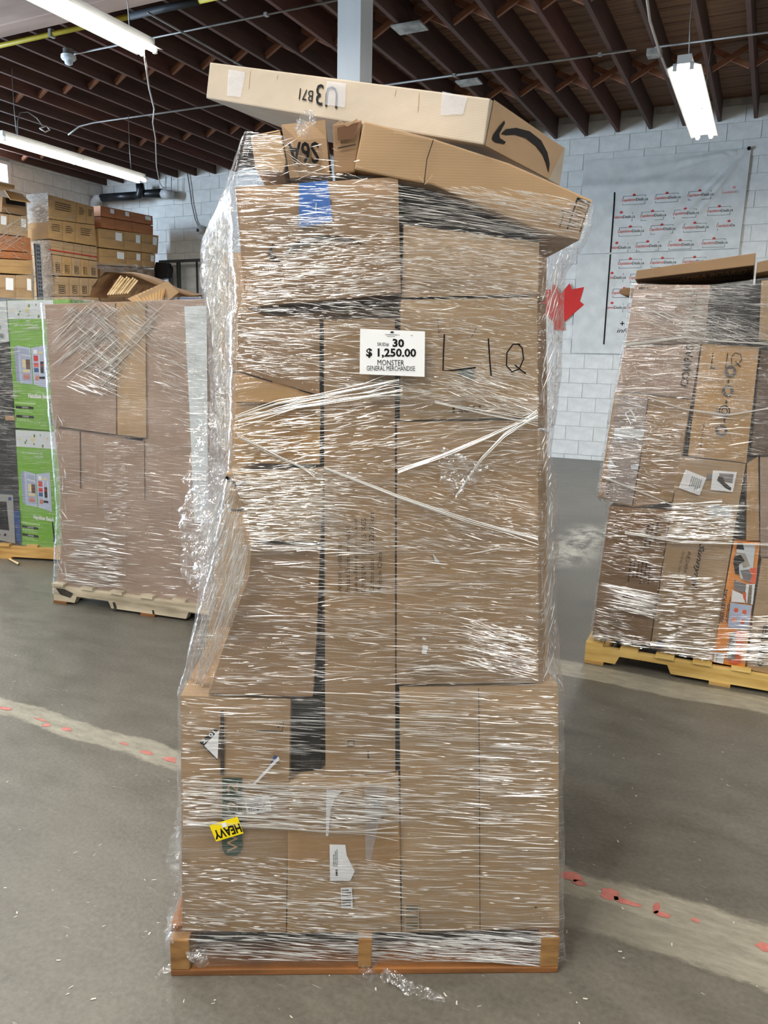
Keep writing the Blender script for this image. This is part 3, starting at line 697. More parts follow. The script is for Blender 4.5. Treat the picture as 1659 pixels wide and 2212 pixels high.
# ================================================================== PALLETS
M_PINE = noisy('pine_stringer', srgb(176, 132, 70), srgb(216, 176, 108), (3, 3, 26), (.6, .8), .3, .003, 8)
M_PINEY = noisy('yellow_pine', srgb(196, 158, 84), srgb(232, 200, 124), (3, 3, 26), (.6, .8), .3, .003, 8)
M_GREYW = noisy('weathered_board', srgb(150, 138, 118), srgb(206, 194, 170), (3, 3, 22), (.6, .85), .3, .004, 8)
M_DARKW = noisy('dark_pallet_board', srgb(96, 62, 34), srgb(150, 98, 52), (3, 3, 26), (.55, .8), .35, .004, 8)
def pallet(loc, ang, L, W, H, mats, label, notched_front=True, bottom=True, nb=7, skew=0):
    """local x along the front edge, y to the back; stringers run along x if notched_front, else along y"""
    r = empty('wooden_pallet', tuple(loc), label, 'pallet', rz=ang); WLOC[r.name] = np.zeros(3)
    ms, mb, ml = mats; rnd = random.Random(int(L * 100) + nb)
    sh = H - .036; z0 = .018
    if notched_front:
        for k, y in enumerate((.0, W / 2 - .02, W - .04)):
            pr = [(0, z0), (.16, z0), (.18, z0 + .045), (.42, z0 + .045), (.44, z0), (L - .44, z0), (L - .42, z0 + .045), (L - .18, z0 + .045), (L - .16, z0), (L, z0), (L, z0 + sh), (0, z0 + sh)]
            V, Fc = prism([(a, y, b) for a, b in pr], [(a, y + .04, b) for a, b in pr], 0)
            mesh('stringer', V, Fc, ms, r, local=True)
        for k in range(nb):
            w = .09; x = k * (L - w) / (nb - 1); o = rnd.uniform(-.015, .005)
            V, Fc = boxv((x, o, z0 + sh), (x + w, W, z0 + sh + .018)); mesh('deck_board', V, Fc, mb, r, local=True)
        for x in (.0, L / 2 - .05, L - .10):
            V, Fc = boxv((x, -.005, 0), (x + .10, W, .018)); mesh('bottom_board', V, Fc, ml, r, local=True)
    else:
        for k, x in enumerate((0, L / 2 - .022, L - .05)):
            w = .05 if k != 1 else .036
            V, Fc = prism([(x, 0, z0), (x + w, 0, z0), (x + w, 0, z0 + sh), (x, 0, z0 + sh)], [(x, W, z0), (x + w, W, z0), (x + w, W, z0 + sh), (x, W, z0 + sh)], .004)
            mesh('stringer', V, Fc, ms, r, local=True)
        for k in range(nb):
            w = .11; y = k * (W - w) / (nb - 1)
            if k == 0: y = .03
            V, Fc = boxv((-.004, y, z0 + sh), (L + .004, y + w, z0 + sh + .018)); mesh('deck_board', V, Fc, mb, r, local=True)
        for y in (0.0, W / 2 - .05, W - .10):
            V, Fc = prism([(0, y, 0), (L, y, 0), (L, y, .0178), (0, y, .0178)], [(0, y + .1, 0), (L, y + .1, 0), (L, y + .1, .0178), (0, y + .1, .0178)], .003)
            mesh('bottom_board', V, Fc, ml, r, local=True)
    return r

# ================================================================== STRETCH FILM
def curve_z(pl, pts):
    """px curve on plane -> arrays z, s"""
    q = [pl.P(*p) for p in pts]; z = np.array([a[2] for a in q]); s = np.array([np.dot(a - pl.o, pl.x) for a in q])
    o = np.argsort(z); return z[o], s[o]
def film_shell(name, pl, left, right, sl, sr, ds, D, top, zb, mat, parent, off=.014, nf=100, nr=150, amp=.006, seed=0, sidemat=None):
    """closed sheet of film round a load: left/right px edges on the front plane, sl/sr px silhouettes on a plane ds further back; top = px line"""
    zl, xl = curve_z(pl, left); zr, xr = curve_z(pl, right); bp = pl.back(ds)
    if sl is None: (zsl, xsl), (zsr, xsr) = (zl, xl - .004), (zr, xr + .004)
    else: zsl, xsl = curve_z(bp, sl); zsr, xsr = curve_z(bp, sr)
    tq = [pl.P(*p) for p in top]; tx = np.array([np.dot(a - pl.o, pl.x) for a in tq]); tz = np.array([a[2] for a in tq])
    o = np.argsort(tx); tx, tz = tx[o], tz[o]
    segs = [nf, 14, 12, 22, 12, 14]
    vs, fs, mi = [], [], []
    X = pl.x; Nn = pl.n
    if True:
        for j in range(nr + 1):
            t = j / nr; row = []
            for sgi in range(6):
                for k in range(segs[sgi]):
                    f = k / segs[sgi]
                    def ring(z):
                        a, b = np.interp(z, zl, xl), np.interp(z, zr, xr); c, d = np.interp(z, zsr, xsr), np.interp(z, zsl, xsl)
                        P = [(a, 0), (b, 0), (c, -ds), (c, -D), (d, -D), (d, -ds)]
                        p, q = P[sgi], P[(sgi + 1) % 6]; e = f
                        return p[0] + (q[0] - p[0]) * e, p[1] + (q[1] - p[1]) * e
                    z = zb + t * 1.0; x0, _ = ring(zb + t * (tz.max() - zb))
                    zt = np.interp(x0, tx, tz); z = zb + t * (zt - zb); x, y = ring(z)
                    # outward normal by segment
                    nx, ny = [(0, 1), (.35, .6), (.3, 0), (0, -1), (-.3, 0), (-.35, .6)][sgi]
                    p3 = Vector((x * 9 + seed, y * 9, z * 30)); g = noise.noise(p3) * amp + noise.noise(Vector((x * 3 + seed, y * 3, z * 7))) * amp * 1.2
                    if sgi in (5, 1): g = g * 2.2 + noise.noise(Vector((x * 22 + seed, y * 22, z * 12))) * amp * 1.4
                    g = max(g, -off * .6)
                    x += nx * (off + g); y += ny * (off + g)
                    row.append(pl.o * [1, 1, 0] + X * x + Nn * y + np.array([0, 0, z]))
            vs += row
    n = sum(segs)
    for j in range(nr):
        for k in range(n):
            a, b = j * n + k, j * n + (k + 1) % n; fs.append((a, b, b + n, a + n)); mi.append(0 if k < nf else 1)
    return mesh(name, vs, fs, [mat, sidemat or M_FILMS], parent, smooth=True, mi=mi)
WK = .68
def creases(name, pl, zones, parent, off, mat=None, seed=1, clip=None, dens=1.0, wig=.25):
    """fine raised gathers in the film; each is a small tent-shaped ridge lying on the sheet"""
    rnd = random.Random(seed); vs, fs, mi = [], [], []
    def inside(pt, poly):
        x, y = pt; c = False; j = len(poly) - 1
        for i in range(len(poly)):
            xi, yi = poly[i]; xj, yj = poly[j]
            if (yi > y) != (yj > y) and x < (xj - xi) * (y - yi) / (yj - yi + 1e-9) + xi: c = not c
            j = i
        return c
    for z in zones:
        poly, n, ang, sd, (l0, l1), (w0, w1) = z[:6]; clump = z[6] if len(z) > 6 else 0.5
        xs = [p[0] for p in poly]; ys = [p[1] for p in poly]; made = 0; tries = 0
        n = int(n * dens)
        while made < n and tries < n * 30:
            tries += 1
            x, y = rnd.uniform(min(xs), max(xs)), rnd.uniform(min(ys), max(ys))
            if not inside((x, y), poly): continue
            # gathers come in bands
            d = .5 + .5 * noise.noise(Vector((x * .006 + seed, y * .035, seed * 3.3))) * 1.6 + .3 * noise.noise(Vector((x * .02, y * .02, seed)))
            if rnd.random() > (1 - clump) + clump * max(0, d) ** 1.5: continue
            a = radians(ang + rnd.gauss(0, sd * .7) + 5 * noise.noise(Vector((x * .01, y * .01, seed)))); L = l0 + (l1 - l0) * rnd.random() ** 2.2; w = (w0 + (w1 - w0) * rnd.random() ** 3) * .5 * WK; fa = rnd.random() < .62
            for _k in range(5):
                if clip is None or all(inside((x + g * L * .5 * cos(a), y + g * L * .5 * sin(a)), clip) for g in (-1, 1)): break
                L *= .6
            else: continue
            ns_ = max(3, int(L / 18)); nrm = pl.n; k0 = len(vs); bend = rnd.uniform(-.03, .03)
            h = rnd.uniform(.45, 1.15)
            mpx = np.linalg.norm(pl.P(x + 1, y) - pl.P(x, y))
            ph = rnd.uniform(0, 9); lip = .8 if cos(a) > 0 else .2
            for i in range(ns_ + 1):
                t = i / ns_; s = (t - .5) * L
                cx_ = x + s * cos(a); cy_ = y + s * sin(a) + bend * L * (t - .5) ** 2 * 2 + wig * sin(ph + t * L * .09)
                ww = w * max(.12, (4 * t * (1 - t)) ** .5) * (1 + .35 * sin(ph * 3 + t * L * .3))
                c0 = pl.P(cx_ + sin(a) * ww, cy_ - cos(a) * ww, off); c2 = pl.P(cx_ - sin(a) * ww, cy_ + cos(a) * ww, off)
                c1 = c0 * (1 - lip) + c2 * lip + nrm * (ww * mpx * h * 1.3)
                vs += [c0, c1, c2]
            for i in range(ns_):
                b = k0 + 3 * i; fs += [(b, b + 1, b + 4, b + 3), (b + 1, b + 2, b + 5, b + 4)]; mi += [int(fa)] * 2
            made += 1
    o = mesh(name, vs, fs, [mat or M_CREASE, M_CREASE_F], parent, kind='stuff', mi=mi); return o
def rope(name, pl, pts, wpx, off, parent, mat=None, strands=5, seed=1):
    """a gathered, twisted cord of film stretched over the face"""
    rnd = random.Random(seed); parts = []
    for k in range(strands):
        o_ = rnd.uniform(-wpx, wpx); ph = rnd.uniform(0, 6); q = []
        n = 26
        for i in range(n + 1):
            t = i / n; f = t * (len(pts) - 1); a = min(int(f), len(pts) - 2); g = f - a
            x = pts[a][0] * (1 - g) + pts[a + 1][0] * g; y = pts[a][1] * (1 - g) + pts[a + 1][1] * g
            spread = (1 if t < .85 else 1 + (t - .85) * 12)
            q.append(pl.P(x, y + o_ * spread * (.5 + .5 * cos(ph + t * 4)), off + .002 * k / strands))
        mp = np.linalg.norm(pl.P(pts[0][0] + 1, pts[0][1]) - pl.P(*pts[0]))
        parts.append(tube(q, max(.0004, rnd.uniform(.35, .95) * mp), 5))
    V, Fc, _ = join(*parts); return mesh(name, V, Fc, mat or M_CREASE, parent, kind='stuff')
def crumple(name, pts, widths, parent, mat=None, seed=1, amp=.02, nx=26, ny=70, nrm=(0, -1, 0), **kw):
    """a loose crumpled tail of film along 3-D points"""
    pts = [np.array(p, float) for p in pts]; vs, fs = [], []; nrm = np.array(nrm, float)
    for j in range(ny + 1):
        t = j / ny; f = t * (len(pts) - 1); a = min(int(f), len(pts) - 2); g = f - a
        c = pts[a] * (1 - g) + pts[a + 1] * g; wv = np.interp(f, range(len(widths)), widths)
        d = pts[a + 1] - pts[a]; d /= np.linalg.norm(d); s = np.cross(d, nrm); s /= np.linalg.norm(s)
        for i in range(nx + 1):
            e = i / nx - .5; wj = wv * (1 + .25 * noise.noise(Vector((t * 14, seed, i > nx / 2))))
            p = c + s * e * wj
            q = Vector((p[0] * 26 + seed, p[1] * 26, p[2] * 26)); dn = noise.noise(q) * amp + abs(noise.noise(q * 2.1)) * amp * .8
            vs.append(p + nrm * dn + s * noise.noise(q * 1.3 + Vector((5, 5, 5))) * amp * .5)
    m = nx + 1
    for j in range(ny):
        for i in range(nx): a = j * m + i; fs.append((a, a + 1, a + m + 1, a + m))
    return mesh(name, vs, fs, mat or M_CRUMP, parent, smooth=False, **kw)

# ================================================================== THE MAIN STACK
PA, PB = fl(368, 2112), fl(1206, 2105)
PM = upright(PA, PB); AM = math.atan2((PB - PA)[1], (PB - PA)[0]); LM = np.linalg.norm(PB - PA)
M_DARKP = noisy('orange_brown_stringer', srgb(112, 78, 42), srgb(166, 126, 76), (9, 9, 30), (.55, .8), .5, .006, 8)
MP = pallet(PA + PM.n * -.005, AM, LM, 1.15, .125, (M_DARKP, M_DARKW, M_DARKW), 'brown wooden pallet carrying the tall central stack of wrapped cartons', notched_front=False, nb=6)
F0 = PM.back(.03)          # the plane of the carton fronts
G = 'cartons wrapped in the tall central stack'
def mc(px, depth, k, label, back=0.0, name='carton', **kw): return carton(name, F0, px, depth, cardboard(k), label, back=back, group=G, **kw)
# bottom layer
r, f = mc([(389, 1504), (627, 1513), (617, 2016), (393, 2012)], .5, 'a', 'bottom left carton with green print stripe and yellow heavy sticker')
f.poly(rect(480, 1680, 523, 1836), M_GREEN, 'green_stripe'); f.poly([(482, 1836), (521, 1836), (519, 1842), (512, 1848), (491, 1848), (484, 1843)], M_GREEN, 'green_stripe')
f.text('W', up90(491, 1801, 514, 1840), M_BEIGE); f.text('F', up90(491, 1776, 514, 1796), M_BEIGE); f.text('2', up90(491, 1729, 514, 1752), M_BEIGE); f.text('2', up90(491, 1690, 514, 1714), M_BEIGE)
f.sheet([(431, 1604), (463, 1573), (471, 1578), (470, 1643)], M_BLACK, 'diamond_label'); f.sheet([(441, 1611), (473, 1577), (470, 1640)], M_WHITE, 'torn_label', extra=.0015)
f.text('2  01', [(434, 1600), (460, 1577), (467, 1584), (440, 1607)], M_WHITE, extra=.0024, bold=.02)
f.poly(rect(476, 1535, 484, 1675), M_INK, 'ruler_strip'); f.stroke([(553, 1578), (610, 1580), (613, 1560), (600, 1572)], 3, M_INK)
f.sheet([(527, 1726), (581, 1719), (587, 1752), (534, 1760)], M_WHITE, 'shipping_label'); f.lines([(533, 1732), (580, 1726), (583, 1748), (537, 1755)], 5, M_INK, extra=.0016)
f.sheet([(452, 1783), (513, 1764), (526, 1800), (467, 1818)], M_YEL, 'yellow_heavy_label', label='yellow sticker reading HEAVY upside down', extra=.0155)
f.text('HEAVY', [(524, 1797), (466, 1814), (459, 1795), (516, 1778)], M_BLACK, bold=.035, extra=.0173)
f.sheet([(478, 1779), (488, 1776), (491, 1785), (481, 1788)], M_WHITE, 'round_sticker', extra=.0171)
f.sheet([(601, 1634), (604, 1640), (548, 1698), (545, 1694)], M_WHITE, 'paper_strip'); f.poly([(582, 1656), (592, 1632), (601, 1634), (588, 1652)], M_DBLUE, 'blue_corner_print')
r, f = carton('dark_carton_or_filler', F0, [(629, 1514), (692, 1512), (692, 1690), (629, 1685)], .4, M_VOID, 'black block recessed in the gap beside the narrow tall carton', back=.05, group=G)  # black block filling the gap
r, f = mc([(699, 690), (853, 688), (854, 1668), (703, 1684)], .35, 'a', 'narrow tall carton with printed lines reading up its face', back=.004)
for k, (t, x0, x1, y0, y1) in enumerate((('WKHK1-HSBVIST', 730, 738, 1168, 1281), ('Product: Double Hemmed Lid', 746, 756, 1138, 1280), ('Space-Saving Shoe Stand', 764, 774, 1122, 1281), ('G.W./N.W.:  12.9/11.5  KGS', 780, 791, 1120, 1280), ('Carton size: 116x22x18 cm', 797, 808, 1108, 1280), ('Made in China', 815, 825, 1192, 1280))):
    f.text(t, up90(x0, y0, x1, y1), M_INK, bold=.012)
f.stroke([(752, 1600), (765, 1600), (765, 1612), (752, 1612), (752, 1600)], 2.5, M_INK); f.stroke([(795, 1622), (796, 1640)], 4, M_INK)
r, f = mc([(622, 1692), (861, 1673), (866, 2016), (620, 2018)], .5, 'b', 'bottom middle carton taped across and torn white label')
f.poly([(622, 1790), (866, 1780), (866, 1880), (621, 1878)], M_TAPE, 'packing_tape'); f.poly([(787, 1700), (838, 1698), (800, 1860), (790, 1858)], M_CTAPE, 'clear_tape', extra=.001)
f.poly([(705, 1706), (741, 1708), (724, 1722), (714, 1750), (709, 1806), (704, 1806)], M_WHITE, 'torn_label_edge', extra=.001)
f.sheet([(712, 1824), (746, 1825), (749, 1848), (757, 1864), (766, 1882), (757, 1902), (713, 1903)], M_WHITE, 'torn_white_label'); f.poly(rect(725, 1878, 729, 1892), M_BLACK, 'barcode', extra=.0022); f.lines(up90(719, 1835, 730, 1872), 3, M_TEAL, extra=.002)
f.sheet([(736, 1918), (760, 1917), (762, 1963), (738, 1962)], M_WHITE, 'small_label'); f.lines([(738, 1921), (759, 1920), (760, 1959), (739, 1959)], 7, M_INK, extra=.0016, seed=4)
f.poly([(797, 1727), (826, 1727), (822, 1736), (801, 1736)], M_TEAL, 'arrow_print', extra=.001); f.poly([(806, 1742), (818, 1742), (812, 1714)], M_TEAL, 'arrow_print', extra=.0015)
f.stroke([(797, 1742), (826, 1742)], 2, M_INK); f.stroke([(798, 1753), (827, 1753), (827, 1775), (806, 1770)], 2, M_INK)
r, f = mc([(863, 1487), (1207, 1482), (1209, 2006), (869, 2017)], .5, 'b', 'large bottom right carton with an upright flap seam down its middle', amp=.005)
f.stroke([(1034, 1487), (1035, 1620), (1036, 1790), (1037, 2010)], 1.6, M_BLACK, 'flap_seam')
f.poly(rect(874, 1953, 905, 2012), cardboard('d'), 'barcode_label'); 
for k in range(9): f.stroke([(877, 1957 + k * 6.2), (903, 1957 + k * 6.2)], (2, 3.2, 1.4)[k % 3], M_GREEN, 'barcode_bar', extra=.0012)
f.stroke([(1155, 1960), (1160, 1960)], 4, M_INK)
# middle right
r, f = mc([(858, 912), (1162, 908), (1164, 1476), (857, 1480)], .5, 'a', 'big plain square carton at the right middle of the stack', amp=.007)
f.sheet([(913, 1376), (921, 1379), (919, 1383), (912, 1381)], M_WHITE, 'paper_scrap'); f.sheet([(913, 1393), (925, 1395), (921, 1413), (911, 1412)], M_WHITE, 'paper_scrap')
f.sheet([(935, 1196), (951, 1216), (940, 1214)], M_SKYW, 'paper_scrap')
r, f = mc([(866, 648), (1162, 642), (1162, 902), (864, 908)], .5, 'b', 'carton marked L I Q in black marker beside the price sheet')
f.off = .0245
f.stroke([(960, 722), (958, 760), (957, 800), (980, 800), (1028, 794)], 3.2, M_BLACK, 'marker_letter'); f.stroke([(1055, 731), (1058, 780), (1061, 812)], 3.2, M_BLACK, 'marker_letter')
f.stroke([(1124, 744), (1108, 744), (1095, 762), (1094, 790), (1106, 803), (1122, 797), (1131, 775), (1128, 752), (1118, 742)], 3, M_BLACK, 'marker_letter'); f.stroke([(1112, 788), (1122, 797), (1136, 807)], 3, M_BLACK, 'marker_letter'); f.off = .009
f.poly([(990, 800), (1020, 797), (1026, 806), (1018, 822), (1005, 812), (990, 810)], M_TEAL, 'grey_green_smudge'); f.stroke([(945, 690), (948, 720), (952, 712)], 1.5, M_INK); f.stroke([(1030, 706), (1018, 730)], 1.5, M_INK)
f.text('TOP', [(1030, 891), (990, 891), (990, 877), (1030, 877)], M_INK, bold=.03)
for x in (980, 1036): f.stroke([(x, 876), (x, 892)], 5, M_INK, 'arrow_print'); f.poly([(x - 5, 886), (x + 5, 886), (x, 894)], M_INK, 'arrow_print')
# upper right
r, f = mc([(872, 480), (1166, 520), (1163, 634), (868, 642)], .5, 'd', 'pale wrapped carton above the L I Q carton', back=.012)
f.poly([(872, 480), (1166, 520), (1166, 524), (872, 485)], M_BLACK, 'painted_edge_shade')  # shade along the top edge painted as a black strip
r, f = carton('dark_carton_or_filler', F0, [(868, 398), (960, 412), (1172, 452), (1171, 512), (872, 474)], .4, M_VOID, 'flat black box under the long diagonal carton', back=.05, group=G, poly=True)
# upper left
r, f = mc([(508, 404), (860, 381), (866, 632), (530, 664)], .45, 'c', 'upside-down carton with blue tape stripe and curved arrow print')
f.poly([(646, 396), (708, 390), (718, 478), (646, 492)], M_BLUE, 'blue_tape'); f.stroke([(682, 455), (683, 438)], 3, flat('pale_blue_print', srgb(170, 190, 214)), 'tape_print', extra=.0012)
f.poly([(612, 556), (626, 532), (655, 515), (690, 509), (730, 509), (762, 516), (790, 531), (758, 523), (728, 519), (690, 521), (660, 528), (636, 541)], M_INK, 'curved_arrow_print')
f.poly([(578, 546), (592, 520), (588, 540), (600, 560), (612, 552), (604, 566), (584, 562)], M_INK, 'curved_arrow_print')
# middle left
r, f = mc([(515, 678), (690, 690), (690, 854), (511, 800)], .4, 'c', 'carton directly below the blue-taped carton at upper left', amp=.003)
r, f = mc([(510, 803), (692, 858), (690, 1004), (508, 1000)], .45, 'yel', 'carton with a loose lower flap showing clear of the film', amp=.003, back=.003)
f.sheet([(509, 806), (690, 862), (690, 872), (508, 868)], cardboard('yel'), 'bent_flap', th=.006); f.stroke([(510, 869), (600, 871), (690, 875)], 1.6, M_INK, 'flap_shadow_line', extra=.007)  # the flap's shadow is drawn as a dark line
f.poly([(588, 822), (645, 842), (645, 990), (588, 990)], M_TAPE, 'packing_tape', extra=.001)
r, f = mc([(486, 1022), (700, 1012), (692, 1172), (545, 1168), (528, 1100)], .4, 'b', 'short carton under the dark slit at left middle', poly=True)
f.stroke([(488, 1030), (512, 1050), (536, 1038)], 7, M_BLACK, 'dark_print'); 
r, f = mc([(542, 1178), (692, 1180), (684, 1380), (676, 1506), (448, 1500), (520, 1290), (538, 1240)], .4, 'c', 'carton with a slanting left edge above the green striped one', poly=True)
# cartons further back that stand out past the front ones on both sides
FB = F0.back(.56)
def bc(px, k, label, depth=.38): return carton('carton', FB, px, depth, cardboard(k), label, group=G)
bc([(862, 930), (1182, 932), (1184, 1470), (862, 1470)], 'b', 'rear carton showing past the right edge of the big plain carton')
bc([(862, 660), (1180, 655), (1183, 925), (862, 925)], 'c', 'rear carton showing past the right edge beside the L I Q carton')
bc([(862, 545), (1182, 540), (1180, 650), (862, 650)], 'c', 'rear carton at upper right under the end of the diagonal carton')
bc([(478, 545), (855, 545), (855, 800), (472, 800)], 'd', 'rear carton behind film at the upper left side')
bc([(490, 806), (855, 806), (855, 1100), (486, 1100)], 'd', 'rear carton behind film at the left middle side')
bc([(478, 1106), (855, 1106), (855, 1440), (440, 1440)], 'd', 'rear carton behind film at the lower left side')
def ybot(x):
    y = 1500
    while FB.P(x, y)[2] > .135: y += 2
    return y
bc([(440, 1446), (620, 1446), (620, ybot(620)), (440, ybot(440))], 'c', 'rear bottom carton on the left side of the pallet')
bc([(626, 1446), (856, 1446), (856, ybot(856)), (626, ybot(626))], 'b', 'rear bottom carton in the middle of the pallet')
bc([(864, 1476), (1180, 1476), (1170, ybot(1170)), (864, ybot(864))], 'a', 'rear bottom carton on the right side of the pallet')
# cartons on top
r, f = mc([(541, 292), (604, 279), (618, 350), (612, 372), (552, 366)], .35, 'b', 'small battered carton end at the upper left shoulder of the stack', poly=True)
f.stroke([(548, 296), (604, 284)], 2, M_INK)
r, f = mc([(607, 268), (702, 258), (712, 376), (626, 384)], .5, 'c', 'carton with upside-down S6A print near the top left', back=.004)
f.text('S6A', [(690, 354), (623, 354), (620, 306), (688, 306)], M_BLACK, bold=.02)
r, f = mc([(718, 268), (782, 258), (768, 372), (722, 376)], .45, 'e', 'crushed open-ended carton between two top cartons', back=.006, poly=True)
f.poly([(728, 276), (776, 264), (762, 300), (730, 304)], flat('shaded_carton_inside', srgb(92, 60, 34)), 'open_end_shade'); f.stroke([(722, 270), (735, 262), (750, 272), (772, 258)], 4, cardboard('c'), 'torn_edge'); f.stroke([(730, 320), (768, 312)], 3, M_INK, 'crease_line')  # shaded inside of the opening painted as a flat dark patch
fr = [(786, 260), (940, 300), (1100, 352), (1281, 432), (1252, 520), (1170, 500), (935, 400), (870, 388), (765, 366)]
r, f = mc(fr, .3, 'a', 'long carton lying diagonally beneath the topmost flat box', poly=True)
f.stroke([(936, 302), (922, 345), (916, 398)], 2.2, M_INK, 'fold_line'); f.stroke([(905, 380), (918, 398), (934, 378)], 2.5, cardboard('d'), 'tape_fold'); f.stroke([(850, 285), (905, 296), (930, 300)], 2, cardboard('d'), 'crease_line')
f.stroke([(1248, 428), (1226, 493)], 4, M_BLACK, 'label_border'); f.stroke([(1274, 437), (1252, 503)], 3, M_BLACK, 'label_border'); f.poly([(1248, 426), (1275, 436), (1272, 443), (1246, 433)], M_BLACK, 'label_border'); f.lines([(1251, 438), (1270, 445), (1252, 500), (1230, 492)], 9, M_BLACK, extra=.001, seed=9, frac=.35)
for x, y in ((1219, 460), (1235, 465)): f.stroke([(x, y), (x - 10, y + 30)], 3, M_BLACK, 'arrow_print')
f.stroke([(1213, 455), (1238, 463)], 3, M_BLACK, 'arrow_line')
# topmost flat box, turned on the stack so that its right end and its underside show
z0 = 1.66; z1 = z0 * 1.30
A0, A1, A2 = at(1058, 212, z0), at(453, 134, z1), at(1044, 313, z0 * 1.005)
A3 = at(1222, 320, z0 * 1.22)
eL, eH, eW = A1 - A0, A2 - A0, A3 - A0
top_q = [A0, A1, A1 + eW, A0 + eW]
tb = root('flat_carton', (A0 + A1 + eW) * .5, 'topmost flat pale carton with black curved arrow on its right end', 'box', G)
V, Fc = prism(top_q, [p + eH for p in top_q], .004); mesh('carton_body', V, Fc, cardboard('pale'), tb)
def side_plane(a, b, c): return plane3(a, b, c)
fF = Face(side_plane(A0, A1, A2), tb, .0015); fE = Face(side_plane(A0, A3, A2), tb, .0015)
q = [(1066, 213), (1221, 320), (1187, 389), (1047, 314)]
fE.poly([(1067, 215), (1219, 320), (1186, 387), (1048, 314)], cardboard('a'), 'end_flap')
X = lambda p: (420 + p[0] / 1.885, 120 + p[1] / 1.885)
fE.poly([X(p) for p in [(1250, 318), (1268, 300), (1310, 294), (1365, 308), (1412, 345), (1438, 395), (1447, 440), (1443, 478), (1434, 440), (1420, 405), (1392, 368), (1350, 336), (1305, 322), (1268, 324)]], M_BLACK, 'curved_arrow_print', extra=.002)
fE.poly([X(p) for p in [(1262, 264), (1240, 290), (1218, 322), (1213, 340), (1226, 353), (1262, 361), (1269, 352), (1244, 336), (1242, 318), (1265, 276)]], M_BLACK, 'curved_arrow_print', extra=.002)
fF.text('U3', [(728, 235), (681, 226), (684, 180), (730, 188)], M_BLACK, extra=.001); fF.text('B71', [(674, 220), (645, 214), (648, 190), (677, 196)], M_BLACK, extra=.001)
fF.poly([(955, 197), (1010, 210), (1000, 247), (952, 249)], M_CTAPE, 'clear_tape', extra=.001); fF.poly([(494, 150), (530, 156), (520, 210), (490, 206)], M_CTAPE, 'clear_tape', extra=.001); fF.poly([(706, 175), (748, 180), (745, 232), (703, 226)], M_CTAPE, 'clear_tape', extra=.0018)
for x, y0, y1 in ((600, 160, 170), (855, 190, 206), (905, 198, 240), (540, 150, 190)): fF.stroke([(x, y0), (x - 3, y1)], 1.2, cardboard('d'), 'crease_line')
# price sheet
ps = root('price_sheet', F0.P(847, 790), 'white sheet with skid number and price taped over the film', 'sign')
FS = F0.back(-.03); pf = Face(FS, ps, 0)
pf.sheet([(778, 710), (918, 716), (917, 814), (777, 808)], M_WHITE, 'paper', th=.001)
def ptext(t, x0, y0, x1, y1, **k): pf.text(t, [(x0, y0 - .5), (x1, y0 + .5), (x1, y1 + .5), (x0, y1 - .5)], M_BLACK, extra=.0016, **k)
ptext('SKID#', 815, 740, 840, 748); ptext('30', 848, 732, 873, 750, bold=.035); ptext('$ 1,250.00', 791, 752.5, 899, 774, bold=.03)
ptext('MONSTER', 815.5, 777.5, 873, 789.5); ptext('GENERAL MERCHANDISE', 792, 790.5, 896.5, 801)
ptext('LiquidationDeals.ca', 832, 721, 863, 725.5); pf.lines(rect(836, 726, 860, 728), 1, M_INK, extra=.0016); pf.lines(rect(887, 724, 894, 726), 1, M_INK, extra=.0016)
MAPLE = [(0, -1), (-.06, -.42), (-.48, -.5), (-.42, -.36), (-.95, .05), (-.78, .12), (-.88, .42), (-.56, .37), (-.48, .5), (-.22, .22), (-.32, .82), (-.14, .7), (0, 1)]
MAPLE = MAPLE + [(-a, b) for a, b in reversed(MAPLE[1:-1])]
pf.poly([(847 + a * 5, 718 - b * 3.4) for a, b in MAPLE], M_BLACK, 'leaf_emblem', extra=.0016)

# film round the main stack
fm = root('stretch_wrap', (PA + PB) / 2 + np.array([0, .5, .1]), 'clear stretch film wound round the tall central stack, gathered and torn', 'plastic wrap')
Lf = [(532, 288), (505, 400), (520, 650), (512, 680), (500, 1015), (470, 1200), (388, 1500), (388, 1700), (391, 2010), (362, 2030), (360, 2092)]
Rf = [(1283, 428), (1258, 528), (1182, 548), (1170, 700), (1166, 1000), (1166, 1440), (1209, 1480), (1211, 2090)]
Ls = [(545, 290), (500, 400), (441, 525), (440, 620), (456, 720), (462, 850), (462, 950), (446, 1100), (440, 1250), (452, 1330), (430, 1410), (418, 1490), (424, 1700), (426, 1850)]
Rs = [(1262, 440), (1236, 545), (1216, 600), (1208, 800), (1184, 970), (1196, 1030), (1203, 1080), (1198, 1440), (1188, 1490), (1180, 1850)]
top = [(532, 288), (620, 300), (720, 380), (790, 384), (935, 402), (1060, 432), (1150, 452), (1281, 434)]
zb = PM.P(780, 2090)[2]
film_shell('film_sheet', F0, Lf, Rf, Ls, Rs, .42, 1.02, top, zb, M_FILM, fm, off=.020, amp=.004, seed=2)
Z = []
Z.append(([(520, 410), (862, 385), (862, 630), (530, 655)], 620, 1, 4, (12, 80), (1.0, 3.0), .6))
Z.append(([(560, 520), (860, 500), (862, 640), (535, 655)], 420, -1, 5, (10, 60), (1.0, 3.0), .5))
Z.append(([(868, 400), (1260, 440), (1240, 520), (868, 480)], 260, 9, 3, (20, 120), (1.0, 3.2), .3))
Z.append(([(868, 480), (1175, 520), (1170, 650), (866, 650)], 900, 4, 6, (10, 60), (1.0, 2.8), .3))
Z.append(([(940, 310), (1280, 430), (1255, 500), (935, 400)], 130, 14, 4, (20, 110), (1.0, 2.8), .2))
Z.append(([(530, 290), (700, 300), (860, 390), (520, 400)], 60, 6, 22, (15, 60), (1.2, 3), .2))
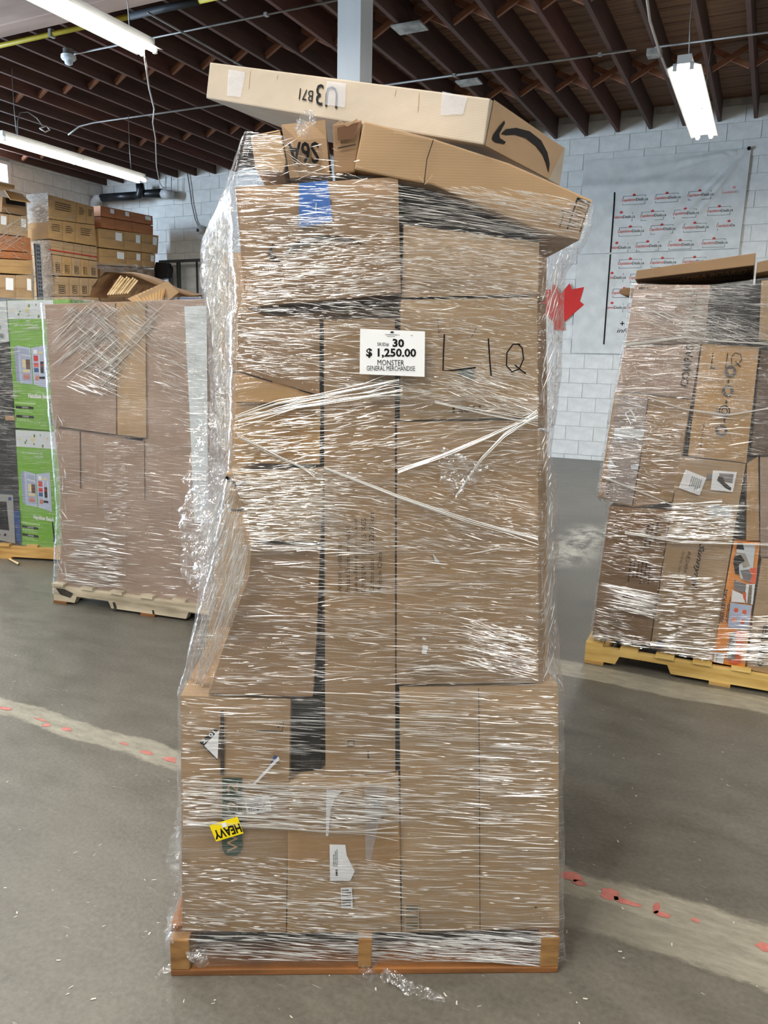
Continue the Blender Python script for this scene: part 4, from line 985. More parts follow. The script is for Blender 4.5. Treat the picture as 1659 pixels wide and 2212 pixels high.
Z.append(([(515, 650), (1165, 640), (1165, 910), (515, 800)], 1500, 5, 8, (10, 70), (.9, 2.4), .5))
Z.append(([(980, 780), (1165, 800), (1165, 905), (980, 860)], 300, 16, 8, (15, 80), (1, 2.4), .3))
Z.append(([(515, 900), (860, 830), (1160, 900), (1160, 1010), (505, 1010)], 700, -4, 8, (14, 90), (.9, 2.6), .4))
Z.append(([(500, 1012), (760, 1012), (720, 1190), (545, 1190)], 900, 2, 6, (12, 70), (1, 3.2), .3))
Z.append(([(700, 1000), (1160, 1005), (1160, 1190), (700, 1190)], 1000, 8, 7, (10, 60), (.8, 2.2), .4))
Z.append(([(540, 1170), (1162, 1180), (1162, 1480), (470, 1480)], 1000, 3, 6, (14, 110), (.9, 2.8), .7))
Z.append(([(1010, 1330), (1162, 1380), (1162, 1470), (1000, 1440)], 260, 14, 5, (15, 70), (1, 2.6), .3))
Z.append(([(390, 1500), (1207, 1485), (1207, 1780), (390, 1780)], 760, 3, 2.5, (20, 130), (1, 3.2), .75))
Z.append(([(392, 1680), (700, 1690), (866, 1700), (866, 1790), (392, 1790)], 420, 4, 2.5, (20, 120), (1.2, 3.6), .4))
Z.append(([(392, 1850), (866, 1860), (868, 2016), (392, 2016)], 520, 4, 3.5, (15, 90), (1, 3.2), .4))
Z.append(([(866, 1500), (1207, 1500), (1207, 2010), (868, 2016)], 520, 2, 2, (15, 120), (.9, 2.8), .6))
Z.append(([(420, 2020), (1205, 2012), (1208, 2075), (430, 2075)], 330, 3, 2, (30, 160), (1.0, 3.0), .3))
Z.append(([(860, 2020), (1205, 2020), (1208, 2088), (860, 2070)], 220, 5, 3, (30, 160), (1.2, 3.4), .3))
clipM = [(532, 290), (735, 262), (800, 384), (935, 404), (1060, 400), (1281, 434), (1256, 526), (1176, 548), (1166, 640), (1163, 1470), (1207, 1486), (1209, 2090), (364, 2090), (392, 2005), (390, 1504), (450, 1490), (538, 1190), (500, 1015), (512, 680), (526, 640), (507, 405)]
creases('film_gathers', F0, Z, fm, .0225, seed=3, clip=clipM, dens=1.15)
# the left flank and the lower left tent face the open door
SL_ = Plane(F0.P(478, 700, -.16), F0.n - F0.x * 1.1)
pl_ = [(503, 405), (443, 525), (442, 620), (458, 720), (464, 850), (466, 950), (500, 1000), (508, 700)]
creases('flank_gathers', SL_, [(pl_, 1500, 98, 12, (10, 60), (1.4, 3.6), .1), (pl_, 600, 20, 16, (8, 36), (1.0, 2.6), .1)], fm, .03, seed=13, clip=pl_)
SL2 = Plane(F0.P(465, 1250, -.06), F0.n - F0.x * 1.1); pl2_ = [(500, 1020), (470, 1060), (445, 1150), (446, 1300), (392, 1495), (445, 1495), (530, 1250), (538, 1190)]
creases('flank_gathers', SL2, [(pl2_, 620, 108, 7, (25, 120), (1.2, 3.2), .1)], fm, .03, seed=14, clip=pl2_)
SR_ = Plane(F0.P(1168, 900, .02), F0.n + F0.x * .9); pr_ = [(1172, 555), (1236, 545), (1212, 640), (1206, 800), (1184, 970), (1196, 1040), (1201, 1440), (1205, 1482), (1168, 1470), (1170, 700)]
creases('flank_gathers', SR_, [(pr_, 260, 100, 12, (10, 60), (.8, 2.0), .3)], fm, .006, seed=15, clip=pr_)
rope('gathered_film_cord', F0, [(508, 903), (600, 872), (690, 858), (862, 822)], 9, .024, fm, seed=2, strands=9)
rope('gathered_film_cord', F0, [(515, 912), (640, 880), (870, 845)], 14, .024, fm, seed=12, strands=8)
rope('gathered_film_cord', F0, [(700, 1012), (860, 1075), (1010, 1125), (1162, 1166)], 6, .024, fm, seed=3, strands=10)
rope('gathered_film_cord', F0, [(860, 1018), (950, 985), (1050, 945), (1162, 896)], 6, .024, fm, seed=4, strands=9)
rope('gathered_film_cord', F0, [(985, 1072), (1040, 990), (1090, 940), (1160, 898)], 5, .024, fm, seed=5, strands=7)
rope('gathered_film_cord', F0, [(512, 940), (600, 985), (680, 1020)], 8, .024, fm, seed=6, strands=6)
rope('gathered_film_cord', F0, [(940, 870), (1050, 895), (1162, 915)], 12, .024, fm, seed=7, strands=7)
rope('gathered_film_cord', F0, [(395, 1778), (520, 1784), (700, 1797), (860, 1800)], 8, .024, fm, seed=8, strands=9, mat=M_CREASE_F)
rope('gathered_film_cord', F0, [(395, 1688), (520, 1694), (700, 1700), (864, 1690)], 9, .024, fm, seed=9, strands=7, mat=M_CREASE_F)
FL_ = F0
def fp(x, y, o=.03): return F0.P(x, y, o)
crumple('torn_film_patch', [fp(1005, 985), fp(985, 1030), fp(990, 1062), fp(1000, 1072)], [.12, .085, .03, .01], fm, seed=3, amp=.012, nx=16, ny=26, nrm=F0.n)
crumple('loose_film_tail', [fp(452, 870, -.25), fp(440, 1000, -.2), fp(430, 1120, -.15), fp(432, 1230, -.15), fp(455, 1320, -.15)], [.03, .07, .10, .09, .02], fm, seed=5, amp=.035, nx=22, ny=110, nrm=F0.n)
crumple('loose_film_tail', [fp(478, 1000, -.05), fp(462, 1100, -.05), fp(448, 1200, -.05), fp(450, 1290, -.05)], [.04, .07, .08, .03], fm, seed=8, amp=.03, nx=18, ny=70, nrm=F0.n)
crumple('loose_film_tail', [fp(386, 1745), fp(380, 1800), fp(374, 1860), fp(380, 1905)], [.01, .02, .035, .012], fm, seed=6, amp=.012, nx=8, ny=30, nrm=F0.n)
crumple('loose_film_tail', [fp(384, 1925), fp(374, 1975), fp(368, 2020), fp(352, 2050)], [.01, .03, .03, .012], fm, seed=7, amp=.012, nx=8, ny=30, nrm=F0.n)
crumple('loose_film_tail', [fp(650, 248), fp(662, 262), fp(655, 300)], [.02, .05, .02], fm, seed=9, amp=.02, nx=14, ny=16, nrm=F0.n)
crumple('loose_film_tail', [fp(425, 2052), fp(432, 2075), fp(428, 2092)], [.06, .05, .02], fm, seed=10, amp=.014, nx=10, ny=16, nrm=F0.n)
t0_, t1_, t2_, t3_, t4_ = fp(785, 2080), fp(815, 2112), fl(845, 2105, .02), fl(890, 2140, .006), fl(962, 2160, .006)
crumple('loose_film_tail', [t0_, t1_, t2_, t3_, t4_], [.05, .05, .025, .04, .012], fm, seed=11, amp=.012, nx=12, ny=60, nrm=(0, -.5, .86))
crumple('loose_film_tail', [fl(368, 2088, .02), fl(348, 2100, .006), fl(336, 2118, .006)], [.02, .015, .008], fm, seed=12, amp=.006, nx=6, ny=14, nrm=(0, -.5, .86))

# ================================================================== LEFT PALLET WITH THE BIG PLAIN CARTON
LA, LB = fl(117, 1302), fl(443, 1349)
PL = upright(LA, LB); AL = math.atan2((LB - LA)[1], (LB - LA)[0])
pallet(LA, AL, 1.42, 1.1, .135, (M_GREYW, M_GREYW, M_DARKW), 'grey weathered pallet with scorched corner under the big plain carton', nb=7)
pp = bpy.data.objects['wooden_pallet.001']; bpy.context.view_layer.update(); ROOTM = pp.matrix_world.inverted()
M_SCORCH = noisy('scorched_wood', srgb(24, 22, 20), srgb(70, 62, 52), (30, 30, 30), (.7, .9), .3)
for pts in ([(120, 1270), (140, 1273), (158, 1282), (152, 1292), (130, 1284)], [(243, 1301), (248, 1301), (252, 1312), (249, 1324), (244, 1323), (246, 1312)], [(328, 1318), (332, 1318), (337, 1342), (333, 1341)]):
    V = [PL.P(x, y, .002) for x, y in pts]
    o = mesh('scorch_mark', V, [tuple(range(len(V)))], M_SCORCH); o.parent = pp; o.matrix_parent_inverse = ROOTM
G1 = PL.back(.03)
gl = root('large_carton', G1.P(280, 1290), 'big plain brown carton tightly wrapped on the weathered left pallet', 'box')
q = [G1.P(*c) for c in [(96, 657), (250, 652), (446, 645), (452, 1324), (300, 1296), (122, 1262), (131, 1190), (129, 1040), (112, 880)]]
V, Fc = prism(q, [p - G1.n * .85 for p in q], .006); mesh('carton_body', V, Fc, cardboard('mauve'), gl)
gf = Face(G1, gl, .004)
gf.sheet([(97, 659), (249, 654), (251, 940), (180, 931), (126, 924), (111, 860)], cardboard('mauve'), 'side_flap', th=.006)
gf.sheet([(251, 654), (314, 652), (316, 946), (254, 941)], cardboard('b'), 'overlapping_flap', th=.008)
gf.poly([(268, 944), (310, 947), (307, 952), (275, 948)], M_BLACK, 'slot_shade_patch')  # dark of the opening painted as a black patch, nothing is cut
gf.stroke([(127, 922), (180, 930), (310, 947)], 1.6, M_INK, 'fold_line', extra=.0085); gf.stroke([(173, 932), (174, 1055)], 1.8, M_INK, 'fold_line'); gf.stroke([(312, 952), (313, 1080)], 1.4, M_INK, 'fold_line')
for x, y0, y1 in ((207, 940, 1100), (225, 945, 1180), (269, 950, 1270), (366, 1055, 1170), (318, 1100, 1180)): gf.stroke([(x, y0), (x + 2, y1)], 1.2, cardboard('d'), 'crease_line')
gf.poly([(398, 662), (446, 660), (450, 1130), (420, 1130), (410, 900)], M_SKYW, 'corner_sheen_patch', extra=.001)  # sheen of the corner film painted as a pale flat patch
gfilm = root('stretch_wrap', G1.P(280, 1290, -.4), 'clear stretch film wound round the big plain carton at left', 'plastic wrap')
film_shell('film_sheet', G1, [(92, 655), (108, 880), (125, 1100), (117, 1290)], [(452, 640), (458, 1330)], None, None, .42, .92,
           [(92, 655), (180, 668), (250, 668), (330, 645), (452, 640)], G1.P(280, 1305)[2], M_FILMT, gfilm, off=.018, nf=60, nr=70, amp=.004, seed=5)
clipL = [(94, 657), (450, 642), (455, 1325), (120, 1275), (127, 1100), (110, 880)]
creases('film_gathers', G1, [
    ([(140, 660), (250, 655), (250, 850), (120, 760)], 260, -42, 5, (25, 120), (1.0, 2.6), .3),
    ([(150, 665), (350, 650), (300, 760), (190, 800)], 240, 36, 6, (20, 90), (1.0, 2.6), .3),
    ([(230, 780), (350, 660), (340, 680), (235, 840)], 60, -42, 3, (30, 110), (1.2, 2.6), .2),
    ([(150, 840), (250, 780), (250, 850), (180, 850)], 70, 22, 4, (20, 60), (1.2, 2.4), .2),
    ([(230, 950), (270, 950), (270, 1130), (225, 1130)], 110, 2, 2, (10, 28), (1, 2.2), .2),
    ([(180, 1140), (262, 1140), (255, 1270), (134, 1260)], 190, 7, 3, (20, 70), (1.2, 3.4), .5),
    ([(330, 680), (448, 670), (450, 1000), (400, 930), (330, 800)], 240, 24, 10, (14, 60), (.8, 2.0), .3),
    ([(400, 670), (450, 660), (452, 1130), (415, 1130)], 260, 4, 5, (10, 40), (.8, 2.4), .3),
    ([(110, 900), (140, 900), (145, 1250), (125, 1250)], 60, 80, 14, (10, 40), (.8, 2), .3),
    ([(130, 1000), (450, 1000), (450, 1320), (130, 1270)], 260, 4, 3, (14, 60), (.7, 1.6), .3)], gfilm, .021, seed=21, clip=clipL)
# burnt marks are dark patches on the stringer; scraps on the top
def topP(x, y, back): return G1.back(back).P(x, y)
sb = root('bent_cardboard', topP(300, 640, .3), 'curled sheet of brown cardboard lying on the big plain carton', 'cardboard')
TB = G1.back(.32); TF = G1.back(.12)
vs, fs = [], []
prof = [(232, 640), (238, 622), (250, 602), (266, 590), (290, 588), (320, 594), (350, 604), (385, 622), (440, 637)]
for k, (x, y) in enumerate(prof):
    a = TB.P(x, y); vs += [a, a + G1.n * .17 + np.array([0, 0, -.02 + .01 * (k % 2)]), a - np.array([0, 0, .012])]
for k in range(len(prof) - 1):
    b = 3 * k; fs += [(b, b + 3, b + 4, b + 1), (b + 1, b + 4, b + 5, b + 2), (b, b + 2, b + 5, b + 3)]
mesh('curled_sheet', vs, fs, cardboard('e'), sb, smooth=True)
q = [TB.P(*c) for c in [(236, 641), (243, 620), (256, 603), (270, 594), (320, 600), (380, 622), (440, 640)]]
V, Fc = prism(q, [p - G1.n * .03 for p in q], 0); mesh('inner_sheet', V, Fc, cardboard('a'), sb)
st = root('strip_bundle', TF.P(265, 625), 'bundle of pale wooden strips poking out of the curled cardboard', 'strips')
M_STRIP = noisy('pale_wood_strip', srgb(210, 182, 134), srgb(236, 212, 166), (4, 4, 30), (.5, .7))
TS = G1.back(.17)
for k in range(9):
    a0 = TS.P(233 + k * 5.2, 637 - k * .4, .02 * (k % 3)); a1 = TS.P(262 + k * 4.4, 596 + (k % 3) * 2.4 + k * .6, .02 * (k % 3)); d = (a1 - a0); L = np.linalg.norm(d); d /= L; s = np.cross(d, G1.n); h = .005
    f_ = [a0 + s * h + G1.n * .003, a0 - s * h + G1.n * .003, a0 - s * h - G1.n * .003, a0 + s * h - G1.n * .003]
    V, Fc = prism(f_, [p + d * L for p in f_], 0); mesh('wood_strip', V, Fc, M_STRIP, st)
cc = root('corrugated_piece', TF.P(340, 640), 'torn corrugated cardboard piece draped over the front edge of the plain carton', 'cardboard')
TC = G1.back(.02); vs, fs = [], []; nx, ny = 36, 12
for j in range(ny + 1):
    for i in range(nx + 1):
        a, b = i / nx, j / ny; x = 275 * (1 - a) * (1 - b) + 362 * a * (1 - b) + 340 * a * b + 300 * (1 - a) * b + (10 * (b)); y = (645 - 38 * a) * (1 - b) + (666 - 12 * a) * b
        vs.append(TC.P(x, y, .10 * (1 - b) * -.6 + .02 + .004 * sin(i * 1.75)))
for j in range(ny):
    for i in range(nx): a = j * (nx + 1) + i; fs.append((a, a + 1, a + nx + 2, a + nx + 1))
mesh('fluted_sheet', vs, fs, cardboard('yel'), cc)
f2 = [TC.P(*c, -.02) for c in [(298, 640), (362, 607), (385, 632), (345, 664), (322, 655)]]
V, Fc = prism(f2, [p - G1.n * .01 for p in f2], 0); mesh('torn_board', V, Fc, cardboard('b'), cc)
GB = G1.back(.95)
r, f = carton('blue_carton', GB, [(388, 642), (462, 645), (470, 1150), (392, 1150)], .5, M_DBLUE, 'navy and white printed carton just behind the right edge of the plain carton')
f.poly([(398, 647), (428, 647), (428, 659), (398, 659)], M_BLUE, 'blue_panel', extra=.001); f.text('Lite', rect(402, 649, 424, 657), M_SKYW, extra=.002)
f.poly([(440, 735), (462, 735), (464, 765), (441, 765)], M_SKYW, 'pale_panel'); f.poly([(448, 772), (460, 765), (472, 772), (472, 800), (460, 808), (448, 800)], M_BLUE, 'hexagon_print'); f.text('W', rect(450, 778, 464, 792), M_WHITE, extra=.001, bold=.02)
f.text('3', rect(441, 655, 447, 664), M_WHITE); f.text('C', rect(443, 684, 449, 694), M_WHITE); f.poly([(441, 812), (470, 812), (470, 1150), (444, 1150)], cardboard('e'), 'brown_panel')

# ================================================================== FAR LEFT PALLET: GREEN FRIDGE CARTONS, DARK WRAPPED GOODS, OVEN CARTON
QA, QB = fl(0, 1206), fl(130, 1214)
PQ = upright(QA, QB); AQ = math.atan2((QB - QA)[1], (QB - QA)[0]); dq = (QB - QA) / np.linalg.norm(QB - QA)
pallet(QA - dq * .9, AQ, 1.9, 1.1, .12, (M_PINE, M_PINE, M_PINE), 'orange-brown pallet under the green fridge cartons', nb=9)
GQ = PQ.back(.03); M_SKYB = flat('fridge_print', srgb(176, 188, 214), .5); M_SKYB2 = flat('fridge_side_print', srgb(146, 156, 186), .5); M_DG = flat('pale_green_print', srgb(164, 206, 128), .5)
M_LIMEB = flat('leaf_green_print', srgb(92, 132, 60), .5); M_CREAM = flat('cream_print', srgb(216, 206, 160), .5); M_MEAT = flat('pinkish_print', srgb(190, 120, 104), .5)
for (c, lab) in (([(15, 649), (150, 646), (155, 934), (33, 924)], 'upper lime green carton with fridge picture on the far left pallet'), ([(33, 928), (150, 934), (158, 1196), (46, 1177)], 'lower lime green carton with fridge picture on the far left pallet')):
    r, f = carton('fridge_carton', GQ, c, .5, M_LIME, lab, group='lime green fridge cartons', amp=.001)
    W_ = lambda a, b, c=c: tuple(bilin([np.array(p, float) for p in c], a * .62, b * 1.28 if b < .76 else b))
    R_ = lambda a0, b0, a1, b1: [W_(a0, b0), W_(a1, b0), W_(a1, b1), W_(a0, b1)]
    f.poly(R_(0.005, 0.003, 1.19, .115), M_SKYW, 'pale_top_panel')
    for (a, b, m_, s_) in ((.12, .06, M_CREAM, .03), (.28, .085, M_LIMEB, .025), (.32, .07, M_LIMEB, .02), (.50, .06, M_CREAM, .05), (.54, .09, M_LIMEB, .02), (.56, .035, M_LIMEB, .028), (.80, .1, M_LIMEB, .03), (.74, .03, M_LIMEB, .016), (.95, .05, M_CREAM, .03)):
        f.poly([W_(a + s_ * cos(t * pi / 4), b + s_ * .42 * sin(t * pi / 4) * (1.3 if t % 2 else .8)) for t in range(8)], m_, 'flower_print', extra=.0008)
    f.text('with reversible doors, slim', R_(.15, .145, .78, .158), M_WHITE, extra=.0008); f.text('or retro style', R_(.5, .165, .8, .176), M_WHITE, extra=.0008)
    f.poly(R_(.16, .285, .5, .49) + [], M_SKYB, 'fridge_print')
    f.poly([W_(.10, .29), W_(.2, .275), W_(.2, .505), (W_(.12, .49))], M_SKYB2, 'fridge_side', extra=.0006)
    f.poly([W_(.2, .275), W_(.54, .29), W_(.56, .51), W_(.22, .505)], M_SKYB, 'fridge_cabinet', extra=.0008)
    f.poly([W_(.26, .29), W_(.51, .30), W_(.53, .49), W_(.28, .488)], flat('fridge_inside_print', srgb(156, 168, 196), .5), 'fridge_inside', extra=.0012)
    f.poly([W_(.56, .29), W_(.98, .27), W_(1.0, .53), W_(.59, .51)], M_SKYB, 'fridge_door', extra=.0008)
    for (a0, b0, a1, b1, m_) in ((.3, .36, .4, .41, M_CREAM), (.4, .36, .52, .42, flat('food_print', srgb(96, 66, 52))), (.3, .42, .5, .44, M_CREAM), (.32, .45, .48, .48, M_MEAT), (.62, .335, .74, .37, M_RED), (.62, .38, .74, .405, M_RED), (.62, .41, .74, .435, M_DBLUE), (.79, .37, .88, .44, M_BLACK), (.79, .385, .88, .40, M_RED), (.64, .455, .74, .485, M_MEAT), (.75, .46, .9, .475, M_BLACK), (.62, .30, .72, .325, M_WHITE), (.74, .31, .88, .325, M_CREAM)):
        f.poly(R_(a0, b0, a1, b1), m_, 'food_print', extra=.0016)
    f.stroke([W_(.27, .33), W_(.52, .34)], 1.2, M_WHITE, extra=.0018); f.stroke([W_(.76, .33), W_(.77, .45), W_(.91, .455), W_(.9, .33)], 1.2, M_WHITE, extra=.0018)
    f.text('Hamilton Beach', R_(.42, .565, 1.05, .592), M_WHITE, bold=.03, extra=.0008)
    f.poly(R_(.03, .62, .62, .632), M_DG, 'pale_strip')
    for (b, t) in ((.645, 'CAUTION'), (.70, 'ATTENTION')):
        f.poly(R_(.05, b, .55, b + .016), M_BLACK, 'black_strip'); f.text(t, R_(.22, b + .003, .4, b + .013), M_WHITE, extra=.0008); f.lines(R_(.06, b + .02, .55, b + .04), 2, M_DG, frac=.7)
    for b in (.34, .375, .425, .46): f.lines(R_(1.0, b, 1.1, b + .02), 2, M_DG)
    f.stroke([W_(1.0, .72), W_(1.06, .72), W_(1.06, .75), W_(1.0, .76)], 3, M_BLACK)
r, f = carton('white_carton', GQ, [(-60, 656), (12, 650), (19, 738), (-60, 742)], .5, M_SKYW, 'pale glossy carton at the far left edge above the dark goods')
f.lines(rect(-20, 700, 10, 735), 2, M_TEAL)
r, f = carton('dark_carton_or_filler', GQ, [(-60, 745), (19, 741), (31, 924), (-60, 916)], .5, M_VOID, 'black film-covered carton at the far left edge, upper one')
f.poly([(10, 898), (31, 898), (32, 908), (12, 908)], M_BEIGE, 'tan_label')
r, f = carton('dark_carton_or_filler', GQ, [(-60, 920), (31, 928), (41, 1058), (-60, 1056)], .5, M_VOID, 'black film-covered carton at the far left edge, lower one')
r, f = carton('oven_carton', GQ, [(-60, 1060), (41, 1061), (45, 1177), (-60, 1162)], .5, flat('dark_navy_print', srgb(18, 26, 40), .5), 'dark carton with a grey toaster oven picture on the far left pallet')
f.poly([(-50, 1064), (28, 1069), (33, 1174), (-50, 1156)], flat('oven_grey_print', srgb(150, 150, 148), .5), 'oven_picture'); f.poly([(-50, 1080), (14, 1084), (20, 1146), (-50, 1138)], M_BLACK, 'oven_window_picture', extra=.0008)
for x in (-2, 11): f.poly([(x + 3.2 * cos(t * pi / 4), 1155 + 3.2 * sin(t * pi / 4)) for t in range(8)], M_BLACK, 'knob_picture', extra=.0012)
f.poly([(29, 1103), (42, 1103), (46, 1172), (36, 1170)], M_DBLUE, 'blue_panel'); f.poly([(18, 1074), (24, 1074), (25, 1081), (18, 1081)], M_DBLUE, 'emblem_print', extra=.0012)
qf = root('stretch_wrap', GQ.P(40, 1180, -.3), 'clear stretch film round the green fridge cartons on the far left pallet', 'plastic wrap')
film_shell('film_sheet', GQ, [(-70, 650), (-70, 1165)], [(156, 645), (162, 1200)], None, None, .3, .6, [(-70, 646), (156, 642)], GQ.P(40, 1178)[2], M_FILMT, qf, off=.02, nf=30, nr=50, amp=.003, seed=8)
creases('film_gathers', GQ, [([(-10, 655), (110, 655), (60, 740), (-10, 740)], 80, -3, 4, (10, 50), (.9, 2.2), .2), ([(-20, 730), (32, 735), (40, 860), (-20, 860)], 110, -1, 4, (12, 50), (1, 2.4), .2), ([(-10, 850), (30, 860), (35, 950), (-10, 950)], 40, 8, 4, (10, 40), (.8, 1.8), .3)], qf, .024, seed=22)
sp_ = fl(30, 1212); 
V, Fc = prism([fl(18, 1208, .001), fl(20, 1205, .001), fl(41, 1216, .001), fl(38, 1219, .001)], [fl(18, 1208, .014), fl(20, 1205, .014), fl(41, 1216, .014), fl(38, 1219, .014)], 0)
mesh('wood_splinter', V, Fc, M_STRIP, label='pale wood splinter on the floor before the far left pallet', cat='splinter')

# ================================================================== RACK OF STACKED CARTONS ALONG THE LEFT WALL
RK = Plane(uvz(-11.3, 0, 0), B)
rk = root('storage_rack', uvz(-11.6, 10.5, 0), 'grey perforated steel rack post standing between the far stacks', 'rack')
M_RACK = noisy('grey_rack_steel', srgb(96, 100, 108), srgb(120, 124, 132), (5, 5, 5), (.4, .6), metal=.3)
def rackbox(name, lo, hi, mat):  # in u, v, z
    c = [uvz(*p) for p in boxv(lo, hi)[0]]; return mesh(name, c, boxv(lo, hi)[1], mat, rk)
qz = RK.P(80, 530)[2]
for vv in (9.62, 12.9): 
    rackbox('rack_post', (-11.28, vv, 0), (-11.24, vv + .10, qz + .02), M_RACK); rackbox('rack_post', (-12.95, vv, 0), (-12.91, vv + .10, qz + .02), M_RACK)
n = 0
hv, hf = [], []
z = 2.0
while z < qz - .03:
    for o_ in (.022, .062):
        b = len(hv); hv += [uvz(-11.238, 9.62 + o_, z), uvz(-11.238, 9.62 + o_ + .018, z), uvz(-11.238, 9.62 + o_ + .018, z + .03), uvz(-11.238, 9.62 + o_, z + .03)]; hf.append((b, b + 1, b + 2, b + 3))
    z += .065
mesh('slot_holes', hv, hf, M_BLACK, rk, kind='stuff')
zsh = RK.P(150, 656)[2] + .018
rackbox('shelf_deck', (-12.9, 6.5, zsh - .06), (-11.24, 12.9, zsh - .02), M_RACK); rackbox('shelf_beam', (-11.28, 6.5, zsh - .16), (-11.22, 9.61, zsh - .06), M_RACK); rackbox('shelf_beam', (-11.28, 9.73, zsh - .16), (-11.22, 12.9, zsh - .06), M_RACK)
rackbox('rack_post', (-11.28, 6.4, 0), (-11.24, 6.5, qz), M_RACK)
def grid_row(top, bot, xs_top, xs_bot, k, label, grp, depth=.5, prints=0):
    """top/bot: ((x,y),(x,y)) px lines; xs: division x's"""
    out = []
    def on(l, x): (x0, y0), (x1, y1) = l; return (x, y0 + (y1 - y0) * (x - x0) / (x1 - x0))
    for i in range(len(xs_top) - 1):
        px = [on(top, xs_top[i] + .3), on(top, xs_top[i + 1] - .3), on(bot, xs_bot[i + 1] - .3), on(bot, xs_bot[i] + .3)]
        px[2] = (px[2][0], px[2][1] - .6); px[3] = (px[3][0], px[3][1] - .6)
        r, f = carton('carton', RK, px, depth, cardboard(k if isinstance(k, str) else k[i % len(k)]), label[i] if isinstance(label, (list, tuple)) else label, group=grp, amp=.004, seed=i + int(px[0][1]))
        P4 = [np.array(c, float) for c in px]; W_ = lambda a, b: tuple(bilin(P4, a, b))
        if prints == 1:
            f.lines([W_(.25, .2), W_(.8, .2), W_(.8, .6), W_(.25, .6)], 4, M_INK, seed=i, frac=.4)
        if prints == 2: 
            f.stroke([W_(.3, .45), W_(.7, .45), W_(.7, .85), W_(.3, .85), W_(.3, .45)], 1.0, M_INK); f.lines([W_(.35, .5), W_(.65, .5), W_(.65, .8), W_(.35, .8)], 3, M_INK, seed=i)
        if prints == 3: f.sheet([W_(.66, .1), W_(.92, .12), W_(.92, .55), W_(.66, .53)], M_WHITE, 'white_label')
        f.poly([W_(0, .44), W_(1, .44), W_(1, .5), W_(0, .5)], M_TAPE, 'packing_tape') if prints in (0, 3) else None
        out.append((r, f))
    return out
o3 = ('nearest', 'middle', 'farthest')
def labs(fmt, names): return [fmt % n for n in names]
GB_, GC_, GA_ = 'pale cartons of the film-wrapped rack stack', 'cartons of the orange-topped rack stack', 'cartons at the far left end of the rack'
grid_row(((103, 420), (203, 447)), ((103, 472), (205, 486)), (103, 166, 186, 203), (104, 166, 187, 205), 'yel', labs('%s carton in the top row of the pale rack stack', o3), GB_, prints=1)
grid_row(((103, 473), (205, 487)), ((105, 516), (210, 532)), (104, 135, 163, 205), (105, 136, 164, 210), 'yel', labs('%s carton in the second row of the pale rack stack', o3), GB_, prints=1)
grid_row(((106, 518), (210, 534)), ((112, 549), (210, 564)), (107, 138, 160, 178, 195, 210), (112, 139, 161, 178, 195, 210), 'b', labs('%s small carton in the third row of the pale rack stack', ('first', 'second', 'third', 'fourth', 'fifth')), GB_, prints=0)
grid_row(((113, 550), (210, 565)), ((117, 595), (212, 600)), (113, 134, 155, 175, 192, 211), (117, 135, 156, 176, 193, 212), ('b', 'yel'), labs('%s small carton in the fourth row of the pale rack stack', ('first', 'second', 'third', 'fourth', 'fifth')), GB_, prints=2)
grid_row(((117, 597), (212, 602)), ((118, 640), (216, 640)), (118, 150, 172, 192, 213), (118, 151, 173, 193, 216), 'b', labs('%s small carton in the fifth row of the pale rack stack', ('first', 'second', 'third', 'fourth')), GB_, prints=2)
grid_row(((118, 641), (216, 641)), ((118, 655), (216, 655)), (118, 151, 183, 213), (118, 151, 184, 216), 'b', labs('%s carton in the bottom row of the pale rack stack', o3), GB_)
grid_row(((217, 444), (330, 467)), ((217, 467), (331, 487)), (217, 249, 281, 330), (217, 250, 283, 331), 'orange', labs('%s orange-brown carton in the top row by the drain pipe', o3), GC_, prints=3)
grid_row(((217, 468), (331, 488)), ((219, 492), (331, 508)), (217, 250, 285, 331), (219, 251, 287, 331), 'orange', labs('%s orange-brown carton in the second row by the drain pipe', o3), GC_, prints=0)
grid_row(((211, 493), (342, 509)), ((213, 534), (343, 549)), (212, 268, 306, 343), (214, 269, 306, 341), 'yel', labs('%s brown carton in the third row below the orange-brown ones', o3), GC_, prints=3)
grid_row(((213, 536), (336, 549)), ((214, 572), (335, 580)), (214, 273, 306, 336), (215, 273, 306, 335), 'yel', labs('%s brown carton in the fourth row below the orange-brown ones', o3), GC_, prints=3)
grid_row(((215, 574), (335, 582)), ((217, 655), (336, 655)), (217, 270, 303, 335), (218, 270, 303, 336), 'e', labs('%s brown carton in the film-draped bottom row by the wall', o3), GC_)
grid_row(((-30, 456), (62, 470)), ((-30, 502), (62, 512)), (-30, 18, 60), (-30, 18, 60), 'b', labs('%s carton below the open-flapped one at the far left', ('leftmost', 'rightmost')), GA_, prints=3)
grid_row(((-30, 504), (66, 514)), ((-30, 538), (68, 546)), (-30, 66), (-30, 68), 'orange', 'orange-brown carton behind slanting film at the far left', GA_)
grid_row(((-30, 540), (68, 547)), ((-30, 556), (70, 562)), (-30, 68), (-30, 70), 'orange', 'flat orange-brown carton above the bulging one at the far left', GA_)
grid_row(((-30, 558), (70, 563)), ((-30, 588), (68, 594)), (-30, 70), (-30, 68), 'yel', 'wide bulging carton with loose flap at the far left', GA_)
grid_row(((-30, 592), (70, 596)), ((-30, 655), (72, 655)), (-30, 34, 70), (-30, 35, 72), 'b', labs('%s carton on the shelf at the far left by the post', ('leftmost', 'rightmost')), GA_, prints=3)
r, f = carton('open_carton', RK, [(6, 425), (56, 436), (58, 466), (4, 458)], .45, cardboard('e'), 'open carton with raised flap on top at the far left', group=GA_)
f.poly([(12, 427), (54, 436), (55, 446), (14, 440)], M_BLACK, 'open_mouth_shade');  # shaded inside painted black on the closed face
